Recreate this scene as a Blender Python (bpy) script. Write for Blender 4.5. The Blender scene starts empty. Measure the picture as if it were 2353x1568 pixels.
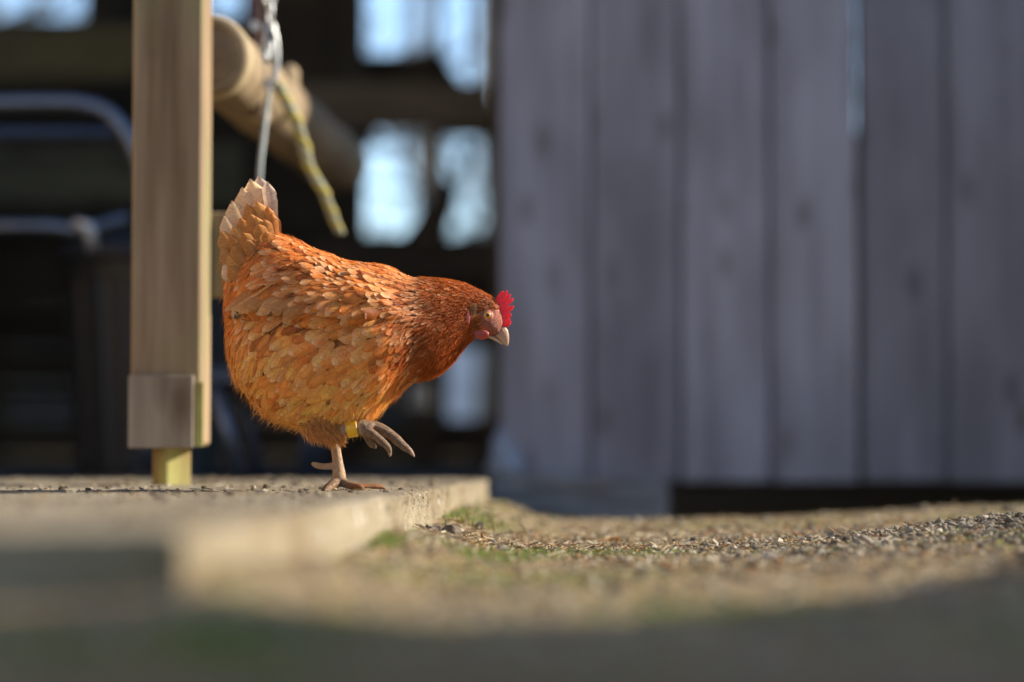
import bpy, bmesh, math, random
import numpy as np
from mathutils import Vector, Matrix
from mathutils.bvhtree import BVHTree

rng = np.random.default_rng(7)
random.seed(7)
scene = bpy.context.scene
COL = scene.collection

# ------------------------------------------------------------------ camera, world, sun, exposure
CAM_Z = 0.118
FPX = 85.0 / 36.0 * 2353.0                # focal length in units of a 2353 px wide frame
TILT = math.atan((1030 - 784) / FPX)
cam_d = bpy.data.cameras.new('camera')
cam_d.lens = 85.0
cam_d.sensor_width = 36.0
cam_d.clip_start = 0.05
cam_d.clip_end = 2000.0
cam_d.dof.use_dof = True
cam_d.dof.focus_distance = 3.165
cam_d.dof.aperture_fstop = 1.4
cam = bpy.data.objects.new('camera', cam_d)
cam.location = (0, 0, CAM_Z)
cam.rotation_euler = (math.pi / 2 + TILT, 0, 0)
COL.objects.link(cam)
scene.camera = cam

SUN_EL = math.radians(27)
SUN_BACK = math.radians(13)               # the sun stands to the right and this far behind the hen
SUN_DIR = Vector((math.cos(SUN_EL) * math.cos(SUN_BACK), math.cos(SUN_EL) * math.sin(SUN_BACK), math.sin(SUN_EL)))
world = bpy.data.worlds.new('World')
scene.world = world
world.use_nodes = True
wn = world.node_tree
wn.nodes.clear()
sky = wn.nodes.new('ShaderNodeTexSky')
sky.sky_type = 'NISHITA'
sky.sun_disc = False
sky.sun_elevation = SUN_EL
sky.sun_rotation = math.pi / 2 - SUN_BACK
sky.air_density = 0.85
sky.dust_density = 0.0
sky.ozone_density = 2.0
bg = wn.nodes.new('ShaderNodeBackground')
bg.inputs['Strength'].default_value = 0.15
wo = wn.nodes.new('ShaderNodeOutputWorld')
wn.links.new(sky.outputs[0], bg.inputs[0])
wn.links.new(bg.outputs[0], wo.inputs[0])

sun_d = bpy.data.lights.new('sun', 'SUN')
sun_d.energy = 4.6
sun_d.angle = math.radians(0.5)
sun_d.color = (1.0, 0.91, 0.76)
sun = bpy.data.objects.new('sun', sun_d)
sun.rotation_euler = SUN_DIR.to_track_quat('Z', 'Y').to_euler()
COL.objects.link(sun)

scene.view_settings.view_transform = 'Standard'
scene.view_settings.look = 'None'
scene.view_settings.exposure = 1.12
scene.view_settings.gamma = 1.0
scene.view_settings.use_curve_mapping = False
scene.cycles.use_denoising = True
scene.cycles.max_bounces = 10
scene.cycles.diffuse_bounces = 5
scene.cycles.transmission_bounces = 6
scene.cycles.transparent_max_bounces = 16
scene.cycles.sample_clamp_indirect = 6.0

# ------------------------------------------------------------------ helpers
def at(px, py, d):
    """world point at distance d (along +Y) seen at px, py of a 2353 x 1568 frame; arrays allowed"""
    x = (np.asarray(px, float) - 1176.5) / FPX
    y = (784 - np.asarray(py, float)) / FPX
    c, s = math.cos(TILT), math.sin(TILT)
    t = d / (c - y * s)
    return np.stack(np.broadcast_arrays(x * t, d + 0 * x, CAM_Z + t * (s + y * c)), -1)

def V(px, py, d):
    return Vector(at(px, py, d).tolist())

def S(sx, sy, d=3.2):                       # same from 2560 px source coordinates
    return at(np.asarray(sx, float) * .919141, np.asarray(sy, float) * .919141, d)

def tag(o, label=None, cat=None, group=None, kind=None):
    if label: o['label'] = label
    if cat: o['category'] = cat
    if group: o['group'] = group
    if kind: o['kind'] = kind
    return o

def empty(name, loc):
    o = bpy.data.objects.new(name, None)
    o.empty_display_size = 0.05
    o.location = loc
    COL.objects.link(o)
    return o

def origin(parent):
    v = Vector((0, 0, 0))
    while parent is not None:
        v += Vector(parent.location)
        parent = parent.parent
    return v

def link(name, me, mat=None, parent=None, smooth=False):
    o = bpy.data.objects.new(name, me)
    COL.objects.link(o)
    if mat is not None and not me.materials: me.materials.append(mat)
    if parent is not None: o.parent = parent
    if smooth: me.polygons.foreach_set('use_smooth', [True] * len(me.polygons))
    return o

def mesh_obj(name, verts, faces, mat, parent=None, smooth=False, colors=None, uvs=None):
    """verts in world coordinates"""
    v = np.asarray(verts, float)
    if parent is not None: v = v - np.array(origin(parent))
    me = bpy.data.meshes.new(name)
    me.from_pydata(v.tolist(), [], faces if isinstance(faces, list) else faces.tolist())
    if colors is not None:
        a = me.color_attributes.new('Col', 'FLOAT_COLOR', 'POINT')
        c = np.ones((len(v), 4)); c[:, :colors.shape[1]] = colors
        if colors.shape[1] == 3: c[:, 3] = 0.0
        a.data.foreach_set('color', c.ravel())
    if uvs is not None:
        u = me.uv_layers.new(name='UV')
        idx = np.empty(len(me.loops), int); me.loops.foreach_get('vertex_index', idx)
        u.data.foreach_set('uv', np.asarray(uvs)[idx].ravel())
    me.update()
    return link(name, me, mat, parent, smooth)

def bm_obj(name, bm, mat, parent=None, smooth=False, bevel=0.0):
    if bevel:
        bmesh.ops.bevel(bm, geom=list(bm.edges), offset=bevel, segments=1, affect='EDGES', profile=.5)
    if parent is not None:
        bmesh.ops.translate(bm, verts=bm.verts, vec=-origin(parent))
    bmesh.ops.recalc_face_normals(bm, faces=bm.faces)
    me = bpy.data.meshes.new(name)
    bm.to_mesh(me); bm.free()
    return link(name, me, mat, parent, smooth)

def add_box(bm, x0, x1, y0, y1, z0, z1, M=None):
    vs = [bm.verts.new((x, y, z)) for x in (x0, x1) for y in (y0, y1) for z in (z0, z1)]
    for f in ((0, 1, 3, 2), (4, 6, 7, 5), (0, 4, 5, 1), (2, 3, 7, 6), (0, 2, 6, 4), (1, 5, 7, 3)):
        bm.faces.new([vs[i] for i in f])
    if M is not None: bmesh.ops.transform(bm, matrix=M, verts=vs)
    return vs

def box(name, x0, x1, y0, y1, z0, z1, mat, parent=None, bevel=0.0):
    bm = bmesh.new(); add_box(bm, x0, x1, y0, y1, z0, z1)
    return bm_obj(name, bm, mat, parent, bevel=bevel)

def tube_arrays(pts, rad, n=14, cap=True, flat=None):
    pts = np.asarray(pts, float); m = len(pts)
    rad = np.broadcast_to(np.asarray(rad, float), (m,))
    tan = np.gradient(pts, axis=0)
    tan /= np.linalg.norm(tan, axis=1)[:, None]
    up = np.array([0, 0, 1.0]) if abs(tan[0][2]) < .8 else np.array([0, 1.0, 0])
    verts = []
    u = np.cross(up, tan[0]); u /= np.linalg.norm(u)
    for i in range(m):
        u = u - tan[i] * u.dot(tan[i]); u /= np.linalg.norm(u)
        w = np.cross(tan[i], u)
        a = np.arange(n) / n * 2 * np.pi
        verts.append(pts[i] + rad[i] * (np.cos(a)[:, None] * u + np.sin(a)[:, None] * w))
    verts = np.concatenate(verts)
    faces = []
    for i in range(m - 1):
        for j in range(n):
            k = (j + 1) % n
            faces.append([i * n + j, i * n + k, (i + 1) * n + k, (i + 1) * n + j])
    if cap:
        faces.append(list(range(n))[::-1]); faces.append([(m - 1) * n + j for j in range(n)])
    return verts, faces

def smooth_path(pts, rad=None, k=6):
    """Catmull-Rom resampling of a polyline (and its radii)"""
    A = np.asarray(pts, float)
    if rad is not None: A = np.concatenate([A, np.asarray(rad, float)[:, None]], 1)
    P = np.concatenate([2 * A[:1] - A[1:2], A, 2 * A[-1:] - A[-2:-1]])
    out = []
    for i in range(1, len(P) - 2):
        for t in np.arange(k) / k:
            out.append(.5 * ((2 * P[i]) + (-P[i - 1] + P[i + 1]) * t + (2 * P[i - 1] - 5 * P[i] + 4 * P[i + 1] - P[i + 2]) * t * t
                             + (-P[i - 1] + 3 * P[i] - 3 * P[i + 1] + P[i + 2]) * t ** 3))
    out.append(P[-2]); out = np.array(out)
    return (out[:, :3], np.maximum(out[:, 3], 1e-4)) if rad is not None else out

def tube(name, pts, rad, mat, parent=None, n=12):
    v, f = tube_arrays(pts, rad, n)
    return mesh_obj(name, v, f, mat, parent, smooth=True)

# ------------------------------------------------------------------ materials
class NT:
    def __init__(self, name):
        self.m = bpy.data.materials.new(name); self.m.use_nodes = True
        self.t = self.m.node_tree; self.t.nodes.clear()
        self.out = self.n('ShaderNodeOutputMaterial')
        self.b = self.n('ShaderNodeBsdfPrincipled')
        self.l(self.b.outputs[0], self.out.inputs[0])
    def n(self, ty, **kw):
        x = self.t.nodes.new(ty)
        for k, v in kw.items(): setattr(x, k, v)
        return x
    def l(self, a, b): self.t.links.new(a, b)
    def coord(self, scale=(1, 1, 1), kind='Object'):
        c = self.n('ShaderNodeTexCoord'); mp = self.n('ShaderNodeMapping')
        mp.inputs['Scale'].default_value = scale
        self.l(c.outputs[kind], mp.inputs[0]); return mp.outputs[0]
    def noise(self, vec, scale, detail=5, rough=.6, out=0):
        x = self.n('ShaderNodeTexNoise'); x.inputs['Scale'].default_value = scale
        x.inputs['Detail'].default_value = detail; x.inputs['Roughness'].default_value = rough
        self.l(vec, x.inputs['Vector']); return x.outputs[out]
    def ramp(self, fac, stops):
        r = self.n('ShaderNodeValToRGB'); e = r.color_ramp.elements
        while len(e) < len(stops): e.new(.5)
        for q, (p, c) in zip(e, stops): q.position = p; q.color = (*c, 1) if len(c) == 3 else c
        self.l(fac, r.inputs[0]); return r.outputs[0]
    def mix(self, fac, a, b, mode='MIX'):
        x = self.n('ShaderNodeMix', data_type='RGBA', blend_type=mode)
        for s, v in ((0, fac), (6, a), (7, b)):
            if isinstance(v, (int, float)): x.inputs[s].default_value = v
            elif isinstance(v, tuple): x.inputs[s].default_value = (*v, 1)
            else: self.l(v, x.inputs[s])
        return x.outputs[2]
    def math(self, op, a, b=None):
        x = self.n('ShaderNodeMath', operation=op)
        for i, v in enumerate((a, b)):
            if v is None: continue
            if isinstance(v, (int, float)): x.inputs[i].default_value = v
            else: self.l(v, x.inputs[i])
        return x.outputs[0]
    def bump(self, h, strength=.3, dist=.01):
        x = self.n('ShaderNodeBump'); x.inputs['Strength'].default_value = strength
        x.inputs['Distance'].default_value = dist
        self.l(h, x.inputs['Height']); self.l(x.outputs[0], self.b.inputs['Normal']); return x
    def set(self, **kw):
        for k, v in kw.items():
            s = self.b.inputs[k.replace('_', ' ')]
            if isinstance(v, tuple): s.default_value = (*v, 1) if len(v) == 3 and s.type == 'RGBA' else v
            elif isinstance(v, (int, float)): s.default_value = v
            else: self.l(v, s)
        return self

def wood_mat(name, c0, c1, c2, axis=2, grain=30.0, rough=.8, knots=True, vary=.35, moss=None):
    m = NT(name)
    sc = [grain] * 3; sc[axis] = grain * .05
    vec = m.coord(tuple(sc))
    info = m.n('ShaderNodeObjectInfo')
    add = m.n('ShaderNodeVectorMath', operation='ADD')
    m.l(vec, add.inputs[0])
    sh = m.n('ShaderNodeCombineXYZ'); r50 = m.math('MULTIPLY', info.outputs['Random'], 57.0)
    for i in range(3): m.l(r50, sh.inputs[i])
    m.l(sh.outputs[0], add.inputs[1]); vec = add.outputs[0]
    g = m.noise(vec, 1.0, 6, .65)
    col = m.ramp(g, [(.28, c0), (.5, c1), (.72, c2)])
    sc2 = [7.0] * 3; sc2[axis] = 2.2
    v2 = m.coord(tuple(sc2))
    a2 = m.n('ShaderNodeVectorMath', operation='ADD'); m.l(v2, a2.inputs[0]); m.l(sh.outputs[0], a2.inputs[1])
    blot = m.noise(a2.outputs[0], 1.0, 3, .5)
    col = m.mix(m.ramp(blot, [(.35, (0, 0, 0)), (.7, (1, 1, 1))]), col, m.mix(1.0, col, (.62, .6, .6), 'MULTIPLY'))
    if knots:
        vo = m.n('ShaderNodeTexVoronoi'); vo.inputs['Scale'].default_value = 1.0
        s3 = [9.0] * 3; s3[axis] = 4.0
        v3 = m.coord(tuple(s3)); a3 = m.n('ShaderNodeVectorMath', operation='ADD'); m.l(v3, a3.inputs[0]); m.l(sh.outputs[0], a3.inputs[1])
        m.l(a3.outputs[0], vo.inputs['Vector'])
        k = m.ramp(vo.outputs['Distance'], [(.06, (1, 1, 1)), (.24, (0, 0, 0))])
        col = m.mix(k, col, m.mix(1.0, c0, (.66, .6, .56), 'MULTIPLY'))
    if moss:
        mm = m.noise(m.coord((6, 6, 2.5)), 1.0, 4, .6)
        col = m.mix(m.ramp(mm, [(.45, (0, 0, 0)), (.65, (1, 1, 1))]), col, moss)
    hv = m.n('ShaderNodeHueSaturation'); m.l(col, hv.inputs['Color'])
    val = m.math('MULTIPLY_ADD', info.outputs['Random'], vary)
    val.node.inputs[2].default_value = 1 - vary / 2
    tint = m.mix(1.0, col, info.outputs['Color'], 'MULTIPLY'); m.l(tint, hv.inputs['Color'])
    m.l(val, hv.inputs['Value'])
    m.set(Base_Color=hv.outputs[0], Roughness=rough)
    m.b.inputs['Specular IOR Level'].default_value = .25
    m.bump(g, .35, .004)
    return m.m

def plain(name, col, rough=.6, metal=0.0, var=.25, scale=40.0, bump=.1):
    m = NT(name)
    n = m.noise(m.coord(), scale, 5, .6)
    c = m.mix(m.ramp(n, [(.3, (0, 0, 0)), (.7, (1, 1, 1))]), tuple(x * (1 - var) for x in col), tuple(min(1, x * (1 + var)) for x in col))
    m.set(Base_Color=c, Roughness=rough, Metallic=metal)
    if bump: m.bump(n, bump, .003)
    return m.m

M_plank = wood_mat('grey_weathered_wood', (.25, .23, .242), (.33, .308, .325), (.40, .375, .395), grain=26, vary=.3)
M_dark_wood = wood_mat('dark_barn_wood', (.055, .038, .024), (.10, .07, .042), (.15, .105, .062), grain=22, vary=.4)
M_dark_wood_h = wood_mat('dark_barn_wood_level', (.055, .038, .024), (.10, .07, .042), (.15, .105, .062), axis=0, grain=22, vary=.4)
M_post = wood_mat('post_wood', (.18, .11, .055), (.31, .215, .125), (.44, .325, .195), grain=34, knots=False, vary=.05, moss=(.21, .2, .085))
M_plate = wood_mat('weathered_grey_board', (.22, .17, .115), (.31, .25, .18), (.38, .315, .235), axis=2, grain=30, knots=True, vary=.05)
M_stub = wood_mat('mossy_stub_wood', (.24, .15, .06), (.36, .25, .10), (.46, .35, .15), grain=40, knots=False, vary=.05, moss=(.42, .40, .13))
M_log = wood_mat('peeled_log_wood', (.20, .14, .08), (.30, .22, .13), (.40, .30, .18), axis=1, grain=20, knots=False, vary=.1)
M_black = plain('black_plastic', (.018, .02, .022), .45, 0, .2, 20, .05)
M_bluegrey = plain('blue_grey_steel', (.15, .17, .21), .35, .7, .15, 30, .05)
M_darksteel = plain('dull_blue_steel', (.05, .065, .10), .5, .3, .2, 30, .05)
M_zinc = plain('galvanised_steel', (.55, .56, .55), .4, .7, .15, 60, .05)
M_rust = plain('rusty_iron', (.07, .032, .03), .8, .1, .4, 80, .2)
M_rope_y = plain('yellow_rope_fibre', (.44, .36, .08), .85, 0, .25, 300, .3)
M_rope_w = plain('pale_rope_fibre', (.33, .32, .22), .9, 0, .25, 300, .3)
M_sack = plain('pale_blue_sack', (.30, .33, .38), .6, 0, .15, 20, .1)
M_foot = plain('old_footing_concrete', (.22, .215, .205), .9, 0, .25, 14, .3)
M_bark = plain('grey_bark', (.10, .085, .07), .9, 0, .3, 30, .3)
M_twig = plain('dark_twigs', (.07, .06, .05), .9, 0, .3, 30, 0)

# concrete
m = NT('worn_concrete')
co = m.coord()
n1 = m.noise(co, 9, 6, .65); n2 = m.noise(co, 95, 5, .7); n3 = m.noise(co, 420, 3, .7)
c = m.ramp(n1, [(.3, (.22, .18, .115)), (.55, (.31, .255, .165)), (.75, (.40, .335, .225))])
c = m.mix(m.ramp(n2, [(.38, (1, 1, 1)), (.52, (0, 0, 0))]), c, (.22, .18, .12))
pit = m.n('ShaderNodeTexVoronoi'); pit.inputs['Scale'].default_value = 150; m.l(co, pit.inputs['Vector'])
gate = m.ramp(m.noise(co, 30, 3, .6), [(.5, (0, 0, 0)), (.6, (1, 1, 1))])
pm = m.mix(1.0, m.ramp(pit.outputs['Distance'], [(.15, (1, 1, 1)), (.33, (0, 0, 0))]), gate, 'MULTIPLY')
c = m.mix(m.math('MULTIPLY', pm, .75), c, (.12, .095, .06))
st = m.noise(co, 3.2, 5, .65)
c = m.mix(m.ramp(st, [(.46, (0, 0, 0)), (.60, (1, 1, 1))]), c, m.mix(1.0, c, (.66, .60, .52), 'MULTIPLY'))
sp = m.noise(co, 38, 3, .5)
c = m.mix(m.ramp(sp, [(.66, (0, 0, 0)), (.70, (1, 1, 1))]), c, (.50, .47, .42))
m.set(Base_Color=c, Roughness=.92)
hgt = m.math('ADD', m.math('MULTIPLY', n2, 1.0), m.math('MULTIPLY', n3, .5))
hgt = m.math('SUBTRACT', hgt, m.math('MULTIPLY', pm, .9))
m.bump(hgt, .7, .004)
M_concrete = m.m

# earth
m = NT('dry_earth')
co = m.coord()
n1 = m.noise(co, 3.0, 6, .65); n2 = m.noise(co, 60, 6, .7); n3 = m.noise(co, 300, 3, .7)
c = m.ramp(n2, [(.3, (.12, .085, .05)), (.5, (.30, .22, .125)), (.7, (.47, .365, .22))])
c = m.mix(m.ramp(n1, [(.5, (0, 0, 0)), (.66, (1, 1, 1))]), c, m.mix(1.0, c, (.72, .86, .42), 'MULTIPLY'))
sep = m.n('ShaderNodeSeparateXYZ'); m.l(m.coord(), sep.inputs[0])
near_shade = m.math('ADD', m.math('MULTIPLY', sep.outputs[1], .9), m.math('MULTIPLY', m.noise(m.coord(), 2.2, 4, .6), 1.1))
c = m.mix(m.ramp(m.math('SUBTRACT', near_shade, 1.35), [(.0, (1, 1, 1)), (.6, (0, 0, 0))]), c, m.mix(1.0, c, (.62, .58, .54), 'MULTIPLY'))  # deeper foreground shade painted into the colour of the near earth
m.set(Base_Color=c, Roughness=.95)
m.b.inputs['Specular IOR Level'].default_value = .15
m.bump(m.math('ADD', n2, m.math('MULTIPLY', n3, .5)), .8, .008)
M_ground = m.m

def attr_mat(name, rough=.7, spec=.2, translucent=0.0, jitter=.25, nscale=200.0, sub=0.0):
    m = NT(name)
    a = m.n('ShaderNodeAttribute'); a.attribute_name = 'Col'
    n = m.noise(m.coord(), nscale, 4, .6)
    c = m.mix(1.0, a.outputs['Color'], m.ramp(n, [(.25, (1 - jitter,) * 3), (.75, (1 + jitter * .6,) * 3)]), 'MULTIPLY')
    m.set(Base_Color=c, Roughness=rough)
    m.b.inputs['Specular IOR Level'].default_value = spec
    if sub:
        m.set(Subsurface_Weight=sub, Subsurface_Scale=.004); m.b.inputs['Subsurface Radius'].default_value = (1, .35, .2)
    m.bump(n, .2, .002)
    if translucent:
        tr = m.n('ShaderNodeBsdfTranslucent'); m.l(c, tr.inputs[0])
        mx = m.n('ShaderNodeMixShader'); mx.inputs[0].default_value = translucent
        m.l(m.b.outputs[0], mx.inputs[1]); m.l(tr.outputs[0], mx.inputs[2]); m.l(mx.outputs[0], m.out.inputs[0])
    return m.m

def feather_mat():
    m = NT('hen_feather')
    a = m.n('ShaderNodeAttribute'); a.attribute_name = 'Col'
    uv = m.n('ShaderNodeUVMap'); uv.uv_map = 'UV'
    barb = m.noise(uv.outputs[0], 1.0, 3, .6)
    c = m.mix(1.0, a.outputs['Color'], m.ramp(barb, [(.25, (.66, .62, .58)), (.5, (1, 1, 1)), (.75, (1.3, 1.3, 1.28))]), 'MULTIPLY')
    m.set(Base_Color=c, Roughness=.55)
    m.b.inputs['Specular IOR Level'].default_value = .3
    m.bump(barb, .3, .0012)
    tr = m.n('ShaderNodeBsdfTranslucent'); m.l(c, tr.inputs[0])
    mx = m.n('ShaderNodeMixShader'); mx.inputs[0].default_value = .36
    m.l(m.b.outputs[0], mx.inputs[1]); m.l(tr.outputs[0], mx.inputs[2])
    e = m.math('ADD', a.outputs['Alpha'], m.math('MULTIPLY', m.math('SUBTRACT', barb, .5), 1.3))
    hole = m.ramp(e, [(.80, (0, 0, 0)), (.98, (1, 1, 1))])
    tp = m.n('ShaderNodeBsdfTransparent'); m2 = m.n('ShaderNodeMixShader')
    m.l(hole, m2.inputs[0]); m.l(mx.outputs[0], m2.inputs[1]); m.l(tp.outputs[0], m2.inputs[2])
    m.l(m2.outputs[0], m.out.inputs[0])
    return m.m

M_stone = attr_mat('gravel_stone', .9, .15, 0, .3, 300)
M_litter = attr_mat('straw_and_chips', .85, .15, .15, .2, 200)
M_grass = attr_mat('grass_blade', .6, .3, .35, .15, 60)

# ------------------------------------------------------------------ ground
def smooth01(x): x = np.clip(x, 0, 1); return x * x * (3 - 2 * x)
_gp = rng.uniform(0, 6.28, (14, 3)); _gf = rng.uniform(4, 34, (14, 2)) * rng.choice([-1, 1], (14, 2))
SLAB_D0, SLAB_D1 = 1.60, 4.38
def slab_edge(d): return -0.218 + (d - SLAB_D0) * 0.0635
def ground_z(x, y):
    x = np.asarray(x, float); y = np.asarray(y, float)
    z = 0.048 * smooth01((x - .12) / 1.1) * (1 - .72 * smooth01((y - 3.35) / 1.0) * (1 - smooth01((x - 2.5) / 2))) - .001 * smooth01((y - 3.4) / 1.2) * (1 - smooth01((x - .3) / .6))
    z = z - .0155 * smooth01((y - 1.5) / .8)
    z = z + (.010 + .010 * smooth01((x - .35) / .5)) * smooth01((y - 3.4) / .6) * (1 - smooth01((y - 4.2) / .4))   # low swell, then a dip along the wall
    z = z - .09 * smooth01((y - 4.2) / .6) * smooth01((x + .05) / .15) * (1 - smooth01((y - 6.2) / 1.6))
    b = 0
    for (p, q, r), (fx, fy) in zip(_gp, _gf):
        b = b + np.sin(fx * x + p) * np.sin(fy * y + q) * 8.0 / (8 + math.hypot(fx, fy))
    near = np.clip(1.4 - np.hypot(x, y - 3) / 8, 0, 1)
    z = z + .0022 * b * near
    # gravel ridge running off to the right
    crest = 3.15 + .25 * (x - .6)
    z = z + .020 * np.exp(-((y - crest) / .2) ** 2) * smooth01((x - .28) / .4) * (1 - smooth01((x - 2.2) / .8))
    # earth heaped against the slab
    e = np.maximum(x - slab_edge(np.clip(y, SLAB_D0, SLAB_D1)), 0)
    bank = np.exp(-(e / .085) ** 2) * smooth01((y - 1.35) / .35) * (1 - smooth01((y - 4.3) / .35))
    z = z + bank * (.031 + .006 * np.sin(7 * y + 1) + .004 * np.sin(19 * y))
    return z

xs = np.unique(np.concatenate([np.linspace(-600, -3, 12), np.linspace(-3, -.45, 26), np.linspace(-.45, 1.25, 150), np.linspace(1.25, 3, 30), np.linspace(3, 600, 14)]).round(4))
ys = np.unique(np.concatenate([np.linspace(-60, .3, 8), np.linspace(.3, 2.6, 110), np.linspace(2.6, 3.9, 160), np.linspace(3.9, 5.6, 60), np.linspace(5.6, 14, 20), np.linspace(14, 900, 16)]).round(4))
GX, GY = np.meshgrid(xs, ys)
gz = ground_z(GX, GY)
nx, ny = len(xs), len(ys)
ii = (np.arange(ny - 1)[:, None] * nx + np.arange(nx - 1)).ravel()
gf = np.stack([ii, ii + 1, ii + nx + 1, ii + nx], 1)
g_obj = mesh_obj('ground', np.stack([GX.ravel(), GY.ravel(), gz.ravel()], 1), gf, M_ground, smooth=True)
tag(g_obj, kind='structure')

# concrete slab: plan cut along its slightly slanted right-hand edge, arris chipped
SLAB_Z = 0.062
def slab_noise(x, y): return .0012 * np.sin(41 * x + 3 * np.sin(17 * y)) * np.sin(37 * y + 1) + .0008 * np.sin(130 * x + 80 * y)
n_u, n_v = 160, 230
dv = np.concatenate([np.linspace(SLAB_D0, 2.8, 60), np.linspace(2.8, 3.6, 120)[1:], np.linspace(3.6, SLAB_D1, 52)[1:]])
n_v = len(dv)
uu = np.concatenate([np.linspace(0, .05, 12), np.linspace(.05, 1.0, 60)[1:], np.linspace(1.0, 3.4, 20)[1:]])
prof = []                                           # rows across: from the bottom of the right face, up, over the top to the left
chip = lambda d, h: .0060 * np.abs(np.sin(61 * d + 9 * np.sin(23 * d)) * np.sin(143 * d)) ** 1.5 + .0015 * np.sin(400 * d + 90 * h)
rows = []
for k, h in enumerate((-.05, -.02, .0, .012, .024, .036, .046, .053, .058)):
    rows.append((slab_edge(dv) - .0022 * np.abs(np.sin(97 * dv + 200 * h)) - (chip(dv, h) if h > .04 else 0), np.full(n_v, h)))
rows.append((slab_edge(dv) - .003 - chip(dv, .06) * 1.4, SLAB_Z - .0015 - chip(dv, .06) * .6))
for u in uu[2:]:
    x = slab_edge(dv) - u
    rows.append((x, SLAB_Z + slab_noise(x, dv)))
R = len(rows)
SX = np.stack([r[0] for r in rows]); SZ = np.stack([r[1] for r in rows]); SY = np.broadcast_to(dv, SX.shape)
sv = np.stack([SX.ravel(), SY.ravel(), SZ.ravel()], 1)
ii = (np.arange(R - 1)[:, None] * n_v + np.arange(n_v - 1)).ravel()
sf = np.stack([ii, ii + n_v, ii + n_v + 1, ii + 1], 1).tolist()
base = len(sv)
ends = []
for col_ in (0, n_v - 1):                           # near and far faces
    idx = [r * n_v + col_ for r in range(R)]
    lo = [sv[i].copy() for i in idx]
    for p in lo: p[2] = -.05
    sv = np.concatenate([sv, np.array(lo)])
    for r in range(R - 1):
        a, b = idx[r], idx[r + 1]; c2, d2 = base + r + 1, base + r
        sf.append([a, d2, c2, b] if col_ == 0 else [a, b, c2, d2])
    base += R
slab = mesh_obj('concrete_slab', sv, sf, M_concrete, smooth=False)
tag(slab, kind='structure')

# ------------------------------------------------------------------ barn
barn = empty('barn', (-1.5, 7.5, 0))
tag(barn, 'dark open barn behind the hen with gaps of sky in its back wall', 'barn', kind='thing')
WALL_D = 5.5
BACK_D = 9.0
BX0, BX1, BZ = -3.6, 4.4, 3.0
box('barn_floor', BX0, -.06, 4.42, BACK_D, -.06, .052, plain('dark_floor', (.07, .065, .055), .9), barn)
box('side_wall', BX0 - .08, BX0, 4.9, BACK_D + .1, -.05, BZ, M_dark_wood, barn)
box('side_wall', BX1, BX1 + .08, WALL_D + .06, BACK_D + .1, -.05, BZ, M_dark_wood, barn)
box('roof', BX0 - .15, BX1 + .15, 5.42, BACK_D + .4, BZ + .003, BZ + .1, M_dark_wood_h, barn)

def back_rect(px0, px1, py0, py1, d=BACK_D):
    a = at(px0, py1, d); b = at(px1, py0, d)
    return a[0], b[0], a[2], b[2]
# openings in the back wall given by what is seen through the barn; boards fill the rest
opens = [(-60, 195, -260, 42), (800, 1000, -260, 122), (1014, 1150, -260, 232), (815, 994, 300, 538), (1020, 1150, 316, 544),
         (1030, 1150, 800, 962), (935, 1004, 884, 934), (480, 560, -260, 36), (1900, 2060, -150, 300)]
O = [back_rect(*o) for o in opens]
zcuts = sorted({-.05, BZ} | {round(o[2], 4) for o in O} | {round(o[3], 4) for o in O})
zc2 = []
for a, b in zip(zcuts[:-1], zcuts[1:]):
    if a >= BZ: continue
    b = min(b, BZ)
    k = max(1, round((b - a) / .16)); zc2 += [a + (b - a) * q / k for q in range(k)]
zc2.append(BZ)
for a, b in zip(zc2[:-1], zc2[1:]):
    if b - a < 1e-4: continue
    spans = [(BX0, BX1)]
    for o in O:
        if o[2] < (a + b) / 2 < o[3]:
            ns = []
            for s0, s1 in spans:
                if o[1] <= s0 or o[0] >= s1: ns.append((s0, s1))
                else:
                    if o[0] > s0: ns.append((s0, o[0]))
                    if o[1] < s1: ns.append((o[1], s1))
            spans = ns
    for s0, s1 in spans:
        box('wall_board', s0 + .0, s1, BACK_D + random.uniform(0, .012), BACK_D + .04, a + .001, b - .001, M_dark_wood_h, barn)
# posts and rails inside, partly across the openings
def stud(px, w, d, y0, y1, name='stud', mat=M_dark_wood):
    a = at(px, y1, d); b = at(px, y0, d)
    return box(name, a[0] - w / 2, a[0] + w / 2, d, d + .1, max(.052, a[2]), min(b[2], BZ), mat, barn)
stud(1006, .034, 8.85, -400, 1085)
stud(790, .14, 8.6, -400, 1085)
stud(240, .12, 8.4, -400, 1085)
stud(-150, .12, 8.4, -400, 1085)
stud(1147, .03, 5.75, -420, 1085)
def rail(px0, px1, py0, py1, d, mat=M_dark_wood_h):
    a = at(px0, py1, d); b = at(px1, py0, d)
    return box('cross_rail', a[0], b[0], d, d + .06, a[2], b[2], mat, barn)
rail(640, 1130, 192, 290, 7.6, wood_mat('brown_rail_wood', (.17, .11, .065), (.26, .18, .105), (.34, .24, .145), axis=0, grain=20))
rail(700, 1130, 560, 640, 7.9)
rail(-300, 560, 60, 180, 7.4, wood_mat('tan_rail_wood', (.16, .12, .05), (.25, .19, .08), (.33, .26, .12), axis=0, grain=20))
rail(-300, 560, 330, 470, 7.6, wood_mat('olive_rail_wood', (.08, .07, .04), (.12, .105, .06), (.16, .14, .08), axis=0, grain=20))

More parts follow.
